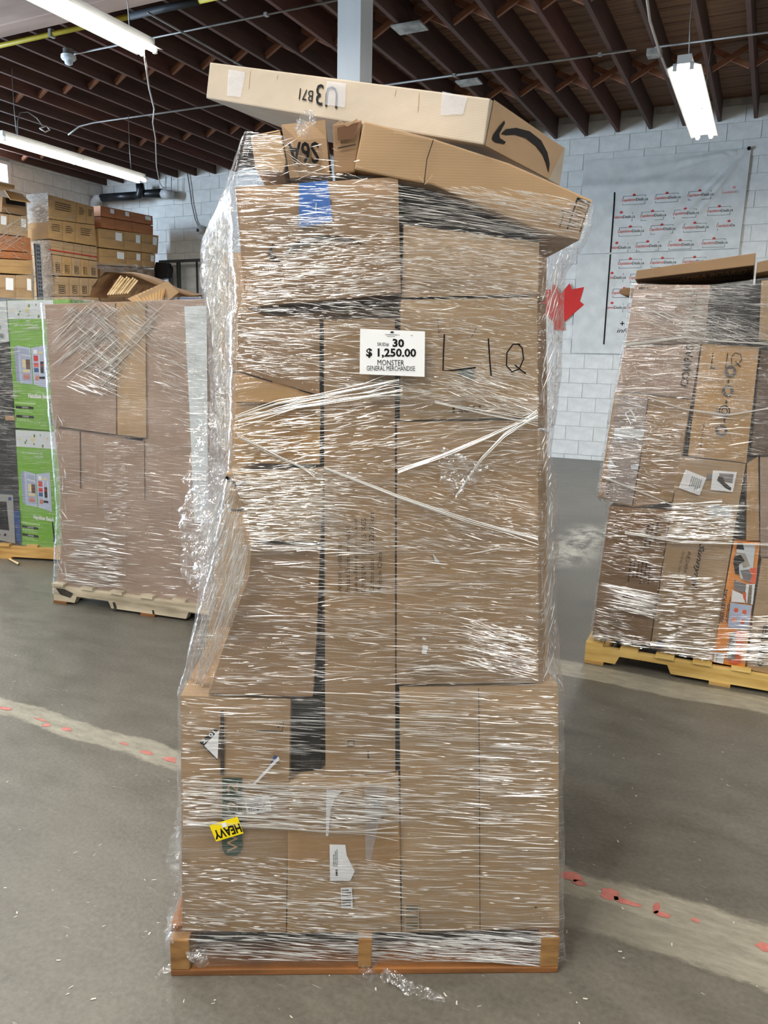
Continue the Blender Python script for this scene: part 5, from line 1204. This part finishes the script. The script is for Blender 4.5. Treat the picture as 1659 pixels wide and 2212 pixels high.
fq = [RK.P(10, 410, .02), RK.P(48, 419, .02), RK.P(66, 437, .35), RK.P(22, 430, .35)]; V, Fc = prism(fq, [p - np.array([0, 0, .012]) for p in fq], 0); mesh('raised_flap', V, Fc, cardboard('yel'), r)
carton('carton', RK.back(.05), [(-30, 388), (32, 400), (32, 408), (-30, 398)], .4, cardboard('yel'), 'flat pale carton right under the bright window', group=GA_)
rf = root('stretch_wrap', RK.P(150, 640, -.2), 'film wrapped round the pale carton stack on the rack', 'plastic wrap')
NB = Plane(uvz(0, RK.P(103, 420) @ J - .02, 0), -J)
q = [NB.P(57, 420), NB.P(103, 416), NB.P(106, 516), NB.P(62, 520)]
V, Fc = prism(q, [p + J * .004 for p in q], 0)
M_WF = film_mat('film_daylight_white', 4.0, .3, (9, 9, 60), bump=.8)  # opaque white stands in for window light glowing on this film
mesh('film_end_sheet', V, Fc, M_WF, rf)
q = [NB.P(66, 520), NB.P(107, 518), NB.P(118, 648), NB.P(84, 648)]; V, Fc = prism(q, [p + J * .004 for p in q], 0); mesh('film_end_sheet', V, Fc, M_FILMS, rf)
creases('film_gathers', RK, [([(105, 418), (160, 430), (150, 540), (106, 520)], 45, 4, 12, (8, 30), (.8, 1.8), .2), ([(110, 540), (135, 540), (135, 640), (118, 640)], 30, 10, 20, (8, 22), (.8, 1.8), .2)], rf, .02, seed=31)
rope('red_strap', RK, [(106, 539), (150, 546), (209, 555)], .5, .02, rf, mat=M_RED, strands=2)
r = root('stretch_wrap', RK.P(20, 560, -.1), 'loose film slanting over the far left cartons', 'plastic wrap')
creases('film_gathers', RK, [([(-10, 500), (68, 460), (68, 500), (-10, 555)], 90, -38, 6, (20, 60), (.8, 1.8), .2), ([(-10, 440), (50, 450), (60, 560), (-10, 560)], 50, 25, 25, (12, 40), (.8, 1.6), .2)], r, .02, seed=32)
r = root('draped_film', RK.P(270, 580), 'torn grey film draped below the brown cartons by the wall', 'plastic wrap')
vs, fs = [], []
for i in range(31):
    a = i / 30; x = 210 + 124 * a
    for j in range(7):
        b = j / 6; y = 566 + 8 * a + b * (14 + 10 * abs(sin(a * 5))); vs.append(RK.P(x, y, .03 + .03 * noise.noise(Vector((a * 12, b * 3, 2)))))
for i in range(30):
    for j in range(6): a = i * 7 + j; fs.append((a, a + 1, a + 8, a + 7))
mesh('film_sheet', vs, fs, M_CRUMP, r)
# black steel frame against the back wall
M_DSTEEL = flat('dark_steel', srgb(70, 74, 76), .5, .3)
r = empty('steel_frame', (0, 0, 0), 'grey open steel frame standing against the back wall', 'frame', rz=-YAW); WLOC[r.name] = np.zeros(3)
fv = VB - .35
def fw(x, y): q = Plane(uvz(0, fv, 0), -J).P(x, y); return np.dot(q, B), q[2]
(u0, zt), (u1, _) = fw(345, 563), fw(437, 563)
rbox('top_rail', (u0, fv - .03, zt - .05), (u1, fv + .03, zt), M_DSTEEL, r)
for x in (384, 389, 426, 436): uu = fw(x, 600)[0]; rtube('upright', [(uu, fv, 0), (uu, fv, zt - .05)], .022, M_DSTEEL, r)
uu = fw(347, 600)[0]; rtube('upright', [(uu, fv, 0), (uu, fv, zt - .05)], .022, M_DSTEEL, r)
rtube('top_rail', [(u0, fv, 1.6), (u1, fv, 1.6)], .02, M_DSTEEL, r)
BK = Plane(uvz(0, VB - .6, 0), -J)
q = [BK.P(*c) for c in [(336, 566), (358, 567), (364, 580), (360, 600), (340, 604), (330, 640), (326, 640), (330, 590)]]; V, Fc = prism(q, [p + J * .15 for p in q], .01); o = mesh('black_bag', V, Fc, M_VOID, label='black plastic bag hanging on the steel frame by the cartons', cat='bag')

# ================================================================== RIGHT PALLET
RA, RB = fl(1262, 1430), fl(1630, 1495)
PR = upright(RA, RB); AR = math.atan2((RB - RA)[1], (RB - RA)[0])
pallet(RA, AR, 1.35, 1.0, .115, (M_PINEY, M_PINEY, M_PINE), 'yellow pine pallet under the wrapped cartons at right', nb=8)
GR = PR.back(.02); GRN = 'cartons wrapped on the right pallet'
def rc(px, k, label, depth=.45, back=0.0, name='carton', mat=None, **kw): return carton(name, GR, px, depth, mat or cardboard(k), label, back=back, group=GRN, **kw)
r, f = rc([(1371, 615), (1534, 615), (1523, 740), (1351, 745)], 'mauve', 'upper left carton under the flat lid on the right pallet')
f.lines([(1380, 619), (1410, 619), (1408, 626), (1380, 626)], 1, M_INK)
for y in (634, 651, 668, 690): f.stroke([(1496 - (y - 634) * .1, y), (1510, y + 1)], 2, M_BLACK)
f.stroke([(1506, 634), (1495, 700)], 1.6, M_INK)
r, f = rc([(1536, 616), (1643, 612), (1636, 733), (1525, 738)], 'a', 'black glossy carton beside the upper left one on the right pallet', mat=M_VOID, name='dark_carton_or_filler', back=.02)
rc([(1645, 606), (1730, 600), (1725, 738), (1639, 735)], 'b', 'upper carton at the right edge of the picture')
r, f = rc([(1350, 748), (1513, 743), (1494, 862), (1331, 843)], 'mauve', 'carton lettered COMPAS up its right side')
f.text('COMPAS', up90(1471, 737, 1496, 835)[0:0] or [(1468, 836), (1482, 745), (1500, 745), (1486, 836)], M_INK, bold=.03)
r, f = rc([(1328, 847), (1493, 864), (1472, 985), (1452, 1084), (1366, 1096), (1293, 1074), (1310, 960)], 'a', 'bulging carton with wide tape band at the right pallet left side', poly=True)
f.poly([(1333, 852), (1400, 860), (1380, 1000), (1365, 1092), (1303, 1074), (1318, 960)], M_CTAPE, 'clear_tape_band')
f.poly([(1328, 925), (1392, 928), (1390, 945), (1326, 950)], M_SKYW, 'torn_tape_edge', extra=.001); f.poly([(1318, 990), (1331, 1010), (1315, 1012)], M_SKYW, 'torn_tape_edge', extra=.001); f.poly([(1362, 1005), (1380, 1004), (1378, 1014), (1364, 1014)], M_SKYW, 'torn_tape_edge', extra=.001)
f.stroke([(1351, 893), (1363, 886), (1374, 906), (1362, 914), (1351, 893)], 3, M_WHITE, 'paper_outline', extra=.002)
f.lines([(1318, 1030), (1322, 1030), (1314, 1070), (1310, 1070)], 8, M_INK)
f.stroke([(1400, 862), (1382, 1000), (1366, 1092)], 1.5, M_INK, 'fold_line')
r, f = rc([(1516, 742), (1640, 750), (1612, 1000), (1486, 984)], 'yel', 'tall carton with round dark icons and marker letters')
f.stroke([(1540, 762), (1536, 795), (1534, 796), (1552, 795)], 1.8, M_BLACK, 'marker_letter'); f.stroke([(1572, 762), (1567, 795)], 1.8, M_BLACK, 'marker_letter')
f.stroke([(1588, 762), (1580, 772), (1580, 788), (1592, 788), (1602, 778), (1600, 766), (1588, 762)], 1.8, M_BLACK, 'marker_letter'); f.stroke([(1588, 780), (1600, 793)], 1.8, M_BLACK, 'marker_letter')
def disc(x, y, rr, m_, e=0.0, nm='round_icon'): f.poly([(x + rr * cos(t * pi / 8), y + rr * sin(t * pi / 8)) for t in range(16)], m_, nm, extra=e)
M_ICON = flat('icon_grey_print', srgb(84, 78, 72), .6)
for (x, y) in ((1578, 803), (1572, 845), (1565, 888), (1558, 930)):
    disc(x, y, 13, M_ICON if y != 888 else M_BLACK)
    if y == 888: disc(x, y, 9.5, cardboard('yel'), .0006); disc(x, y, 7.5, M_BLACK, .0012); disc(x, y, 5, cardboard('yel'), .0018)
    else: f.poly([(x - 6, y - 5), (x + 5, y - 6), (x + 6, y + 5), (x - 3, y + 6)], M_BEIGE, 'icon_mark', extra=.0006)
for y in (824, 868, 909): f.stroke([(1574 - (y - 824) * .1, y - 4), (1573 - (y - 824) * .1, y + 4)], 4, M_INK, 'arrow_print')
f.text('ffride Incluu', [(1508, 985), (1518, 912), (1523, 912), (1513, 985)], M_INK); f.text('46-72', [(1546, 880), (1549, 858), (1553, 858), (1550, 880)][::-1] and [(1553, 876), (1549, 896), (1545, 896), (1549, 876)], M_INK)
rc([(1644, 756), (1730, 762), (1720, 985), (1622, 982)], 'dark', 'dark brown carton at the right picture edge beside the icon carton', back=.02)
rc([(1497, 868), (1482, 980), (1475, 980), (1478, 868)][::-1] and [(1489, 872), (1505, 872), (1490, 985), (1474, 985)], 'dark', 'thin black filler for the shaded gap between the taped and the icon cartons', mat=M_VOID, name='dark_carton_or_filler', back=.05)  # black slab painted in for the shade of a gap
r, f = rc([(1468, 987), (1611, 1002), (1575, 1210), (1539, 1428), (1405, 1399), (1432, 1220), (1455, 1075)], 'b', 'tall carton with white papers and script lettering on the right pallet', poly=True)
f.sheet([(1481, 1014), (1526, 1032), (1511, 1070), (1466, 1054)], M_WHITE, 'white_paper'); f.lines([(1517, 1037), (1510, 1062), (1486, 1052), (1494, 1028)], 6, M_TEAL, extra=.0018)
f.sheet([(1540, 1016), (1592, 1020), (1583, 1063), (1535, 1058)], M_WHITE, 'picture_label'); f.poly([(1553, 1022), (1585, 1024), (1582, 1044), (1556, 1040)], M_GREYP, 'picture_ground', extra=.002)
f.poly([(1552, 1028), (1562, 1030), (1566, 1042), (1580, 1054), (1578, 1060), (1566, 1054), (1556, 1044), (1549, 1038)], M_BLACK, 'shoe_picture', extra=.003); f.poly([(1527, 1024), (1541, 1024), (1540, 1034), (1526, 1036)], M_GREYP, 'grey_strip')
f.sheet([(1533, 1090), (1582, 1096), (1578, 1116), (1530, 1112)], M_SKYW, 'pale_label')
f.text('Sunnyrei', [(1523, 1176), (1506, 1272), (1490, 1268), (1508, 1172)], M_BLACK, shear=.35, bold=.02); f.text('AE2404', [(1494, 1192), (1483, 1238), (1476, 1236), (1486, 1190)], M_INK); f.text('MODEL NO.', [(1478, 1192), (1468, 1238), (1464, 1236), (1474, 1190)], M_INK)
f.poly([(1410, 1394), (1424, 1384), (1436, 1388), (1438, 1398), (1424, 1400)], M_DBLUE, 'blue_print')
r, f = rc([(1317, 1093), (1450, 1104), (1430, 1220), (1403, 1396), (1279, 1374), (1297, 1230)], 'e', 'lower left carton with rows of print on the right pallet', poly=True)
for k in range(6): f.lines([(1408 - k * 8.6, 1214), (1402 - k * 8.6, 1262), (1397 - k * 8.6, 1261), (1403 - k * 8.6, 1213)], 1, M_INK, seed=k, frac=.6)
for k in range(3): f.lines([(1424 - k * 10, 1130), (1414 - k * 10, 1190), (1408 - k * 10, 1189), (1418 - k * 10, 1129)], 1, M_INK, seed=k + 8, frac=.6)
rc([(1613, 1003), (1638, 986), (1640, 1168), (1612, 1168)], 'yel', 'narrow upright carton left of the right picture edge', back=.01)
rc([(1580, 1040), (1610, 1020), (1610, 1166), (1560, 1166)], 'dark', 'black filler for the shaded gap above the orange carton', mat=M_VOID, name='dark_carton_or_filler', back=.06)  # black slab standing for shade between cartons
rc([(1642, 988), (1730, 990), (1725, 1205), (1643, 1203)], 'mauve', 'film-tinted carton at the right picture edge above the black lettered one')
r, f = rc([(1585, 1170), (1642, 1173), (1625, 1310), (1609, 1444), (1538, 1430), (1560, 1310)], 'a', 'orange and white vibration plate carton on the right pallet', mat=M_ORANGE, name='printed_carton', poly=True)
f.poly([(1592, 1175), (1632, 1178), (1624, 1250), (1600, 1250), (1590, 1210)], M_SKYW, 'photo_panel'); f.poly([(1593, 1172), (1604, 1172), (1608, 1188), (1590, 1186)], M_BLACK, 'photo_shape', extra=.001)
f.poly([(1586, 1202), (1600, 1198), (1609, 1212), (1596, 1220), (1597, 1240), (1588, 1240), (1584, 1216)], M_BLACK, 'photo_shape', extra=.001); f.poly([(1586, 1192), (1610, 1196), (1620, 1222), (1606, 1228), (1598, 1204)], flat('camouflage_print', srgb(160, 152, 138)), 'photo_shape', extra=.0007)
f.poly([(1599, 1232), (1618, 1230), (1625, 1244), (1619, 1258), (1606, 1252)], M_GREYP, 'photo_shape', extra=.001); f.poly([(1619, 1228), (1636, 1226), (1632, 1262), (1618, 1260), (1624, 1246)], M_ORD, 'photo_shape', extra=.001)
f.poly([(1586, 1252), (1612, 1262), (1611, 1274), (1604, 1282), (1585, 1272)], M_GREYP, 'photo_shape', extra=.0012); f.poly([(1582, 1274), (1604, 1284), (1610, 1302), (1580, 1300)], M_WHITE, 'photo_shape', extra=.0012); f.poly([(1609, 1262), (1631, 1262), (1626, 1306), (1612, 1302)], M_WHITE, 'photo_shape', extra=.0012); f.poly([(1618, 1264), (1625, 1264), (1622, 1306), (1614, 1304)], flat('brown_grey_print', srgb(120, 110, 92)), 'photo_shape', extra=.0022); f.poly([(1604, 1280), (1612, 1280), (1611, 1298), (1606, 1294)], M_ORD, 'photo_shape', extra=.0022)
f.poly([(1578, 1302), (1624, 1308), (1616, 1362), (1572, 1354)], M_SKYB, 'icon_panel', extra=.0006)
for (x, y) in ((1590, 1318), (1608, 1322), (1586, 1339), (1604, 1343)): disc(x, y, 5, M_ORD, .0016)
f.text('VIBRATION PLATE', [(1554, 1346), (1564, 1272), (1572, 1273), (1562, 1346)], M_BLACK, bold=.03); f.lines([(1566, 1344), (1574, 1284), (1580, 1285), (1572, 1344)], 2, M_BLACK)
f.poly([(1588, 1362), (1600, 1361), (1606, 1372), (1600, 1432), (1590, 1436), (1572, 1430), (1576, 1420)], M_ORD, 'plate_picture', extra=.0008); f.poly([(1578, 1368), (1590, 1366), (1588, 1425), (1570, 1424), (1572, 1400)], M_GREYP, 'plate_picture', extra=.0014)
f.stroke([(1583, 1377), (1588, 1383), (1588, 1390), (1578, 1388)], 1.4, M_WHITE, extra=.002); f.stroke([(1570, 1402), (1580, 1410), (1578, 1418), (1570, 1416)], 1.4, M_WHITE, extra=.002)
f.sheet([(1544, 1408), (1566, 1412), (1562, 1434), (1542, 1430)], M_WHITE, 'barcode_label'); f.lines([(1548, 1412), (1552, 1412), (1548, 1430), (1545, 1430)], 8, M_BLACK, extra=.0016)
r, f = rc([(1645, 1207), (1735, 1212), (1725, 1470), (1613, 1446), (1628, 1320)], 'b', 'carton with heavy black lettering at the right picture edge', poly=True)
f.text('CREATER', [(1640, 1442), (1668, 1340), (1690, 1340), (1662, 1444)][0:0] or [(1634, 1438), (1650, 1346), (1664, 1347), (1648, 1440)], M_BLACK, bold=.02); f.text('7.0', [(1625, 1436), (1627, 1424), (1632, 1424), (1630, 1436)], M_BLACK)
rc([(1400, 650), (1720, 630), (1700, 1400), (1340, 1330)], 'dark', 'added black rear filler that darkens the gaps of the right stack', depth=.3, back=.5, mat=M_VOID, name='dark_carton_or_filler')  # black filler added behind so the gaps read dark
# flat cartons lying on top
e0, e1, e2 = GR.P(1375, 584, .03), GR.P(1633, 547, .03), GR.P(1371, 604, .03)
for (pts, lab, dz) in (([(1375, 584), (1633, 546), (1629, 573), (1371, 604)], 'flat taped carton lid lying across the right pallet stack', .42), ([(1636, 566), (1720, 548), (1720, 575), (1633, 590)], 'second flat carton lying on top at the right picture edge', .5)):
    q = [GR.P(*c, .03) for c in pts]; r = root('flat_carton', q[3], lab, 'box', GRN)
    bk = [p - GR.n * dz + np.array([0, 0, .0]) for p in q]; 
    # tipped up at the front, so that its printed underside shows
    for i in (2, 3): bk[i] = bk[i] - np.array([0, 0, .045])
    for i in (0, 1): bk[i] = bk[i] - np.array([0, 0, .045])
    V, Fc = prism(q, bk, .004); mesh('carton_body', V, Fc, cardboard('c'), r)
    if 'lid' in lab:
        up = plane3(q[3], q[2], bk[3]); ff = Face(up, r, .001)
        ff.poly([(1380, 604), (1628, 575), (1621, 596), (1460, 606), (1376, 610)], cardboard('dark'), 'underside_print_band'); ff.text('AMRA BOARID', [(1470, 600), (1615, 580), (1610, 592), (1468, 606)], M_BEIGE, extra=.001)
q = [GR.P(*c, -.2) for c in [(1337, 626), (1352, 621), (1372, 622), (1372, 640), (1350, 638), (1338, 634)]]; V, Fc = prism(q, [p - GR.n * .2 for p in q], .006); mesh('cardboard_flap', V, Fc, cardboard('e'), label='rounded cardboard flap sticking out left of the right stack', cat='cardboard')
rw = root('stretch_wrap', GR.P(1480, 1420, -.4), 'clear stretch film wound round the cartons on the right pallet', 'plastic wrap')
film_shell('film_sheet', GR, [(1366, 610), (1346, 745), (1324, 848), (1288, 1074), (1312, 1092), (1274, 1376)], [(1745, 600), (1735, 1470)], None, None, .42, .9,
           [(1366, 612), (1520, 618), (1745, 590)], GR.P(1480, 1412)[2], M_FILM, rw, off=.02, nf=70, nr=90, amp=.004, seed=11)
clR = [(1366, 612), (1745, 590), (1745, 1480), (1600, 1442), (1274, 1380), (1312, 1095), (1290, 1075)]
creases('film_gathers', GR, [
    ([(1370, 620), (1650, 615), (1640, 735), (1350, 745)], 380, 3, 4, (14, 90), (1, 2.4), .4),
    ([(1480, 630), (1540, 630), (1530, 735), (1480, 735)], 160, 3, 3, (14, 60), (1, 2.4), .2),
    ([(1380, 660), (1659, 700), (1659, 745), (1450, 735)], 140, 20, 4, (30, 130), (1, 2.4), .2),
    ([(1350, 748), (1660, 748), (1640, 990), (1310, 1000)], 600, 4, 8, (10, 60), (.9, 2.2), .4),
    ([(1300, 900), (1480, 900), (1450, 1090), (1290, 1070)], 220, 8, 9, (10, 50), (.9, 2), .4),
    ([(1450, 1085), (1600, 1090), (1590, 1170), (1440, 1170)], 380, 2, 4, (12, 60), (1.2, 3.2), .2),
    ([(1320, 1100), (1450, 1110), (1420, 1260), (1300, 1240)], 240, 8, 8, (10, 50), (.9, 2.2), .4),
    ([(1320, 1262), (1420, 1282), (1410, 1340), (1320, 1310)], 230, 12, 2, (20, 100), (1.0, 2.4), .1),
    ([(1290, 1310), (1330, 1315), (1400, 1395), (1285, 1375)], 110, 14, 12, (16, 60), (1, 2), .2),
    ([(1440, 1240), (1560, 1250), (1545, 1400), (1420, 1390)], 330, 3, 5, (12, 60), (1, 2.6), .4),
    ([(1285, 1370), (1540, 1400), (1540, 1432), (1290, 1385)], 170, 6, 4, (14, 60), (1, 2.6), .2),
    ([(1600, 1330), (1680, 1330), (1680, 1440), (1560, 1420)], 190, 0, 3, (20, 90), (1, 3), .2)], rw, .0225, seed=41, clip=clR)
rope('gathered_film_cord', GR, [(1352, 745), (1480, 728), (1560, 738), (1680, 745)], 4, .024, rw, seed=42, strands=7)
rope('gathered_film_cord', GR, [(1400, 860), (1480, 885), (1570, 898), (1680, 880)], 3, .024, rw, seed=43, strands=6)
rope('gathered_film_cord', GR, [(1310, 1035), (1400, 1070), (1450, 1090), (1560, 1085)], 4, .024, rw, seed=44, strands=6)
rope('gathered_film_cord', GR, [(1350, 1150), (1470, 1172), (1680, 1178)], 4, .024, rw, seed=45, strands=5)
rope('gathered_film_cord', GR, [(1405, 1392), (1530, 1404), (1680, 1400)], 3, .024, rw, seed=46, strands=6)

# ================================================================== BANNERS ON THE BACK WALL
NP_ = Plane(uvz(0, VB, 0), -J)
def nuz(x, y): q = NP_.P(x, y); return np.dot(q, B), q[2]
cu, cz = nuz(1618, 322)
def bdisp(u, z, upper):
    if not upper: return .03 + .004 * noise.noise(Vector((u * 5, z * 5, 1)))
    du, dz = cu - u, cz - z; rr = math.hypot(du, dz) + 1e-6; an = math.atan2(dz, max(du, 1e-6) if du > 0 else 1e-6)
    fold = 0
    for a0, w_, am in ((.12, .05, .05), (.26, .05, .045), (.80, .05, .05), (.95, .04, .03), (.62, .04, .02)): fold += am * math.exp(-((an - a0) / w_) ** 2) * min(1, rr / .4) * math.exp(-rr / 1.6)
    sag = .05 * math.exp(-((z - (cz - .42 - .02 * (u - cu))) / .09) ** 2) * min(1, max(0, -du * -1) / 1.0)
    return .03 + fold + sag + .006 * noise.noise(Vector((u * 4, z * 4, 3)))
def bp3(u, z, up, e=0.0): return uvz(u, VB - bdisp(u, z, up) - e, z)
def banner(upper, outline_top, outline_bot, label, u0=-3.0):
    r = root('wall_banner', bp3(0, outline_bot(0), upper), label, 'banner')
    vs, fs = [], []; nx, nz = 90, 50; u1 = BR
    for j in range(nz + 1):
        for i in range(nx + 1):
            u = u0 + (u1(j / nz) - u0) * i / nx; z = outline_top(u) * (1 - j / nz) + outline_bot(u) * j / nz; vs.append(bp3(u, z, upper))
    for j in range(nz):
        for i in range(nx): a = j * (nx + 1) + i; fs.append((a, a + nx + 1, a + nx + 2, a + 1))
    mesh('banner_cloth', vs, fs, M_CLOTH, r, smooth=True); return r
ut, zt_ = nuz(1205, 353); seam0, seam1 = nuz(1229, 551), nuz(1596, 537); bb0, bb1 = nuz(1202, 762), nuz(1333, 765)
zs = seam0[1]; zbm = bb0[1]; ue = nuz(1597, 540)[0]; uc2 = cu + .03
def topz(u): t = min(1, max(0, (cu - u) / (cu - ut))); return cz - (cz - zt_) * t ** .8 if u < cu else cz
BR = lambda t: uc2 + (ue - uc2) * t
b1 = banner(True, topz, lambda u: zs + .004, 'white banner with repeated small red and black logos, creased at its pinned corner')
BR = lambda t: ue
b2 = banner(False, lambda u: zs - .01, lambda u: zbm, 'lower white banner sheet with large red maple leaf and small logos')
def logo(x, y, w_, upper, par, mats, cut=None):
    (ua, za), (ub, zb_) = nuz(x - w_ / 2, y), nuz(x + w_ / 2, y - w_ * .087); du = ub - ua; s = du
    uu, zz = (ua + ub) / 2, (za + zb_) / 2
    P = []
    def add(vs, fs, m): P.append(([bp3(a, b, upper, .004) for a, b in vs], fs, m))
    def box2(a0, b0, a1, b1, m): add([(uu + a0 * s, zz + b0 * s), (uu + a1 * s, zz + b0 * s), (uu + a1 * s, zz + b1 * s), (uu + a0 * s, zz + b1 * s)], [(0, 1, 2, 3)], m)
    t, fs, asp = text2d('Liquidation', .0); add([(uu + (-.52 + .56 * a) * s, zz + (-.06 + .15 * b) * s) for a, b in t], fs, 0)
    t, fs, asp = text2d('Deals.ca', .0); add([(uu + (.05 + .47 * a) * s, zz + (-.03 + .115 * b) * s) for a, b in t], fs, 1)
    box2(-.48, .17, .42, .182, 1); box2(-.48, .07, -.468, .182, 1); box2(.408, .12, .42, .182, 1)
    box2(-.48, -.17, .42, -.158, 1); box2(-.48, -.17, -.468, -.09, 1); box2(.408, -.17, .42, -.05, 1)
    add([(uu + (-.04 + a * .075) * s, zz + (.20 + b * .075) * s) for a, b in MAPLE], [tuple(range(len(MAPLE)))], 0)
    V, Fc, mi = join(*P)
    if cut is not None:
        sgn, lim = cut; keep = [k for k, f_ in enumerate(Fc) if all(sgn * (np.dot(V[i], B) - lim) > 0 for i in f_)]
        Fc = [Fc[k] for k in keep]; mi = [mi[k] for k in keep]
    if Fc: mesh('logo', V, Fc, mats, par, mi=mi)
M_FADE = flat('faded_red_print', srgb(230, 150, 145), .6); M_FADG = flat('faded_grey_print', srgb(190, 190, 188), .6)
uline = nuz(1329, 420)[0]
def LG(X, Y): return 1180 + X / 3.463, 300 + Y / 3.463
for row in ([(666, 470), (910, 455), (1155, 435), (1410, 412)], [(568, 600), (802, 588), (1046, 572), (1300, 552)], [(636, 705), (872, 690), (1118, 676), (1372, 662)], [(536, 828), (766, 816), (1008, 806), (1260, 792)]):
    for X_, Y_ in row:
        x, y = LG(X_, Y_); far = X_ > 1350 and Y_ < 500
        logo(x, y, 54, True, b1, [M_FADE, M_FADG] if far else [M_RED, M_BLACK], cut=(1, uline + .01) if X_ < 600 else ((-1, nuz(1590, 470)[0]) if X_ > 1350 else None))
for X_, Y_ in ((636, 945), (876, 938), (1116, 930), (500, 1052), (720, 1052), (590, 1165), (830, 1160), (500, 1275), (700, 1275)):
    x, y = LG(X_, Y_); logo(x, y, 54, False, b2, [M_RED, M_BLACK], cut=(1, uline + .01) if X_ < 520 else None)
for up, z0_, z1_, par in ((True, nuz(1329, 417)[1], zs + .012, b1), (False, zs - .018, nuz(1305, 744)[1], b2)):
    vs = []; n = 12
    for k in range(n + 1): z = z0_ + (z1_ - z0_) * k / n; vs += [bp3(uline - .011, z, up, .004), bp3(uline + .011, z, up, .004)]
    mesh('black_line', vs, [(2 * k, 2 * k + 2, 2 * k + 3, 2 * k + 1) for k in range(n)], M_BLACK, par)
# big leaf: its right half shows beside the stack
def Lz(X, Y): return nuz(1180 + X / 3.463, 540 + Y / 3.463)
leaf = [Lz(*p) for p in [(82, 598), (135, 604), (130, 545), (287, 410), (255, 385), (287, 278), (195, 296), (178, 250), (110, 330), (60, 250), (30, 300), (-60, 290), (-30, 390), (-60, 420), (60, 545), (60, 600)]]
ctr = Lz(100, 430); vs = [bp3(*ctr, False, .004)] + [bp3(a, b, False, .004) for a, b in leaf]
mesh('red_maple_leaf', vs, [(0, 1 + i, 1 + (i + 1) % len(leaf)) for i in range(len(leaf))], M_RED, b2)
t, fs, asp = text2d('info', 0, .3); (ua, za) = nuz(1333, 719); mesh('lettering', [bp3(ua + a * .20, za + b * .07, False, .004) for a, b in t], fs, M_BLACK, b2)
ua, za = nuz(1345, 699); V1 = [bp3(ua + a, za + b, False, .004) for a, b in ((-.035, -.007), (.035, -.007), (.035, .007), (-.035, .007), (-.007, -.035), (.007, -.035), (.007, .035), (-.007, .035))]
mesh('plus_mark', V1, [(0, 1, 2, 3), (4, 5, 6, 7)], M_BLACK, b2)
pn = root('banner_pin', bp3(cu, cz, True), 'dark screw pinning the banner corner to the wall', 'screw'); V, Fc = tube([bp3(cu, cz, True, .0), bp3(cu, cz, True, .03)], .025, 8); mesh('screw_head', V, Fc, M_BLACK, pn)

# ================================================================== LITTER ON THE FLOOR
rnd = random.Random(77); vs, fs = [], []
for k in range(150):
    x, y = rnd.uniform(0, 1659), rnd.uniform(1350, 2212); q = fl(x, y, .002); a = rnd.uniform(0, pi); l = rnd.uniform(.002, .008); w_ = rnd.uniform(.001, .003); b = len(vs)
    d = np.array([cos(a), sin(a), 0]) * l; s = np.array([-sin(a), cos(a), 0]) * w_
    vs += [q - d - s, q + d - s * .3, q + d * .8 + s, q - d * .6 + s * .8]; fs.append((b, b + 1, b + 2, b + 3))
mesh('floor_litter', vs, fs, flat('litter_flecks', srgb(205, 200, 186), .7), kind='stuff', label='pale flecks of wood and paper scattered over the concrete', cat='litter')
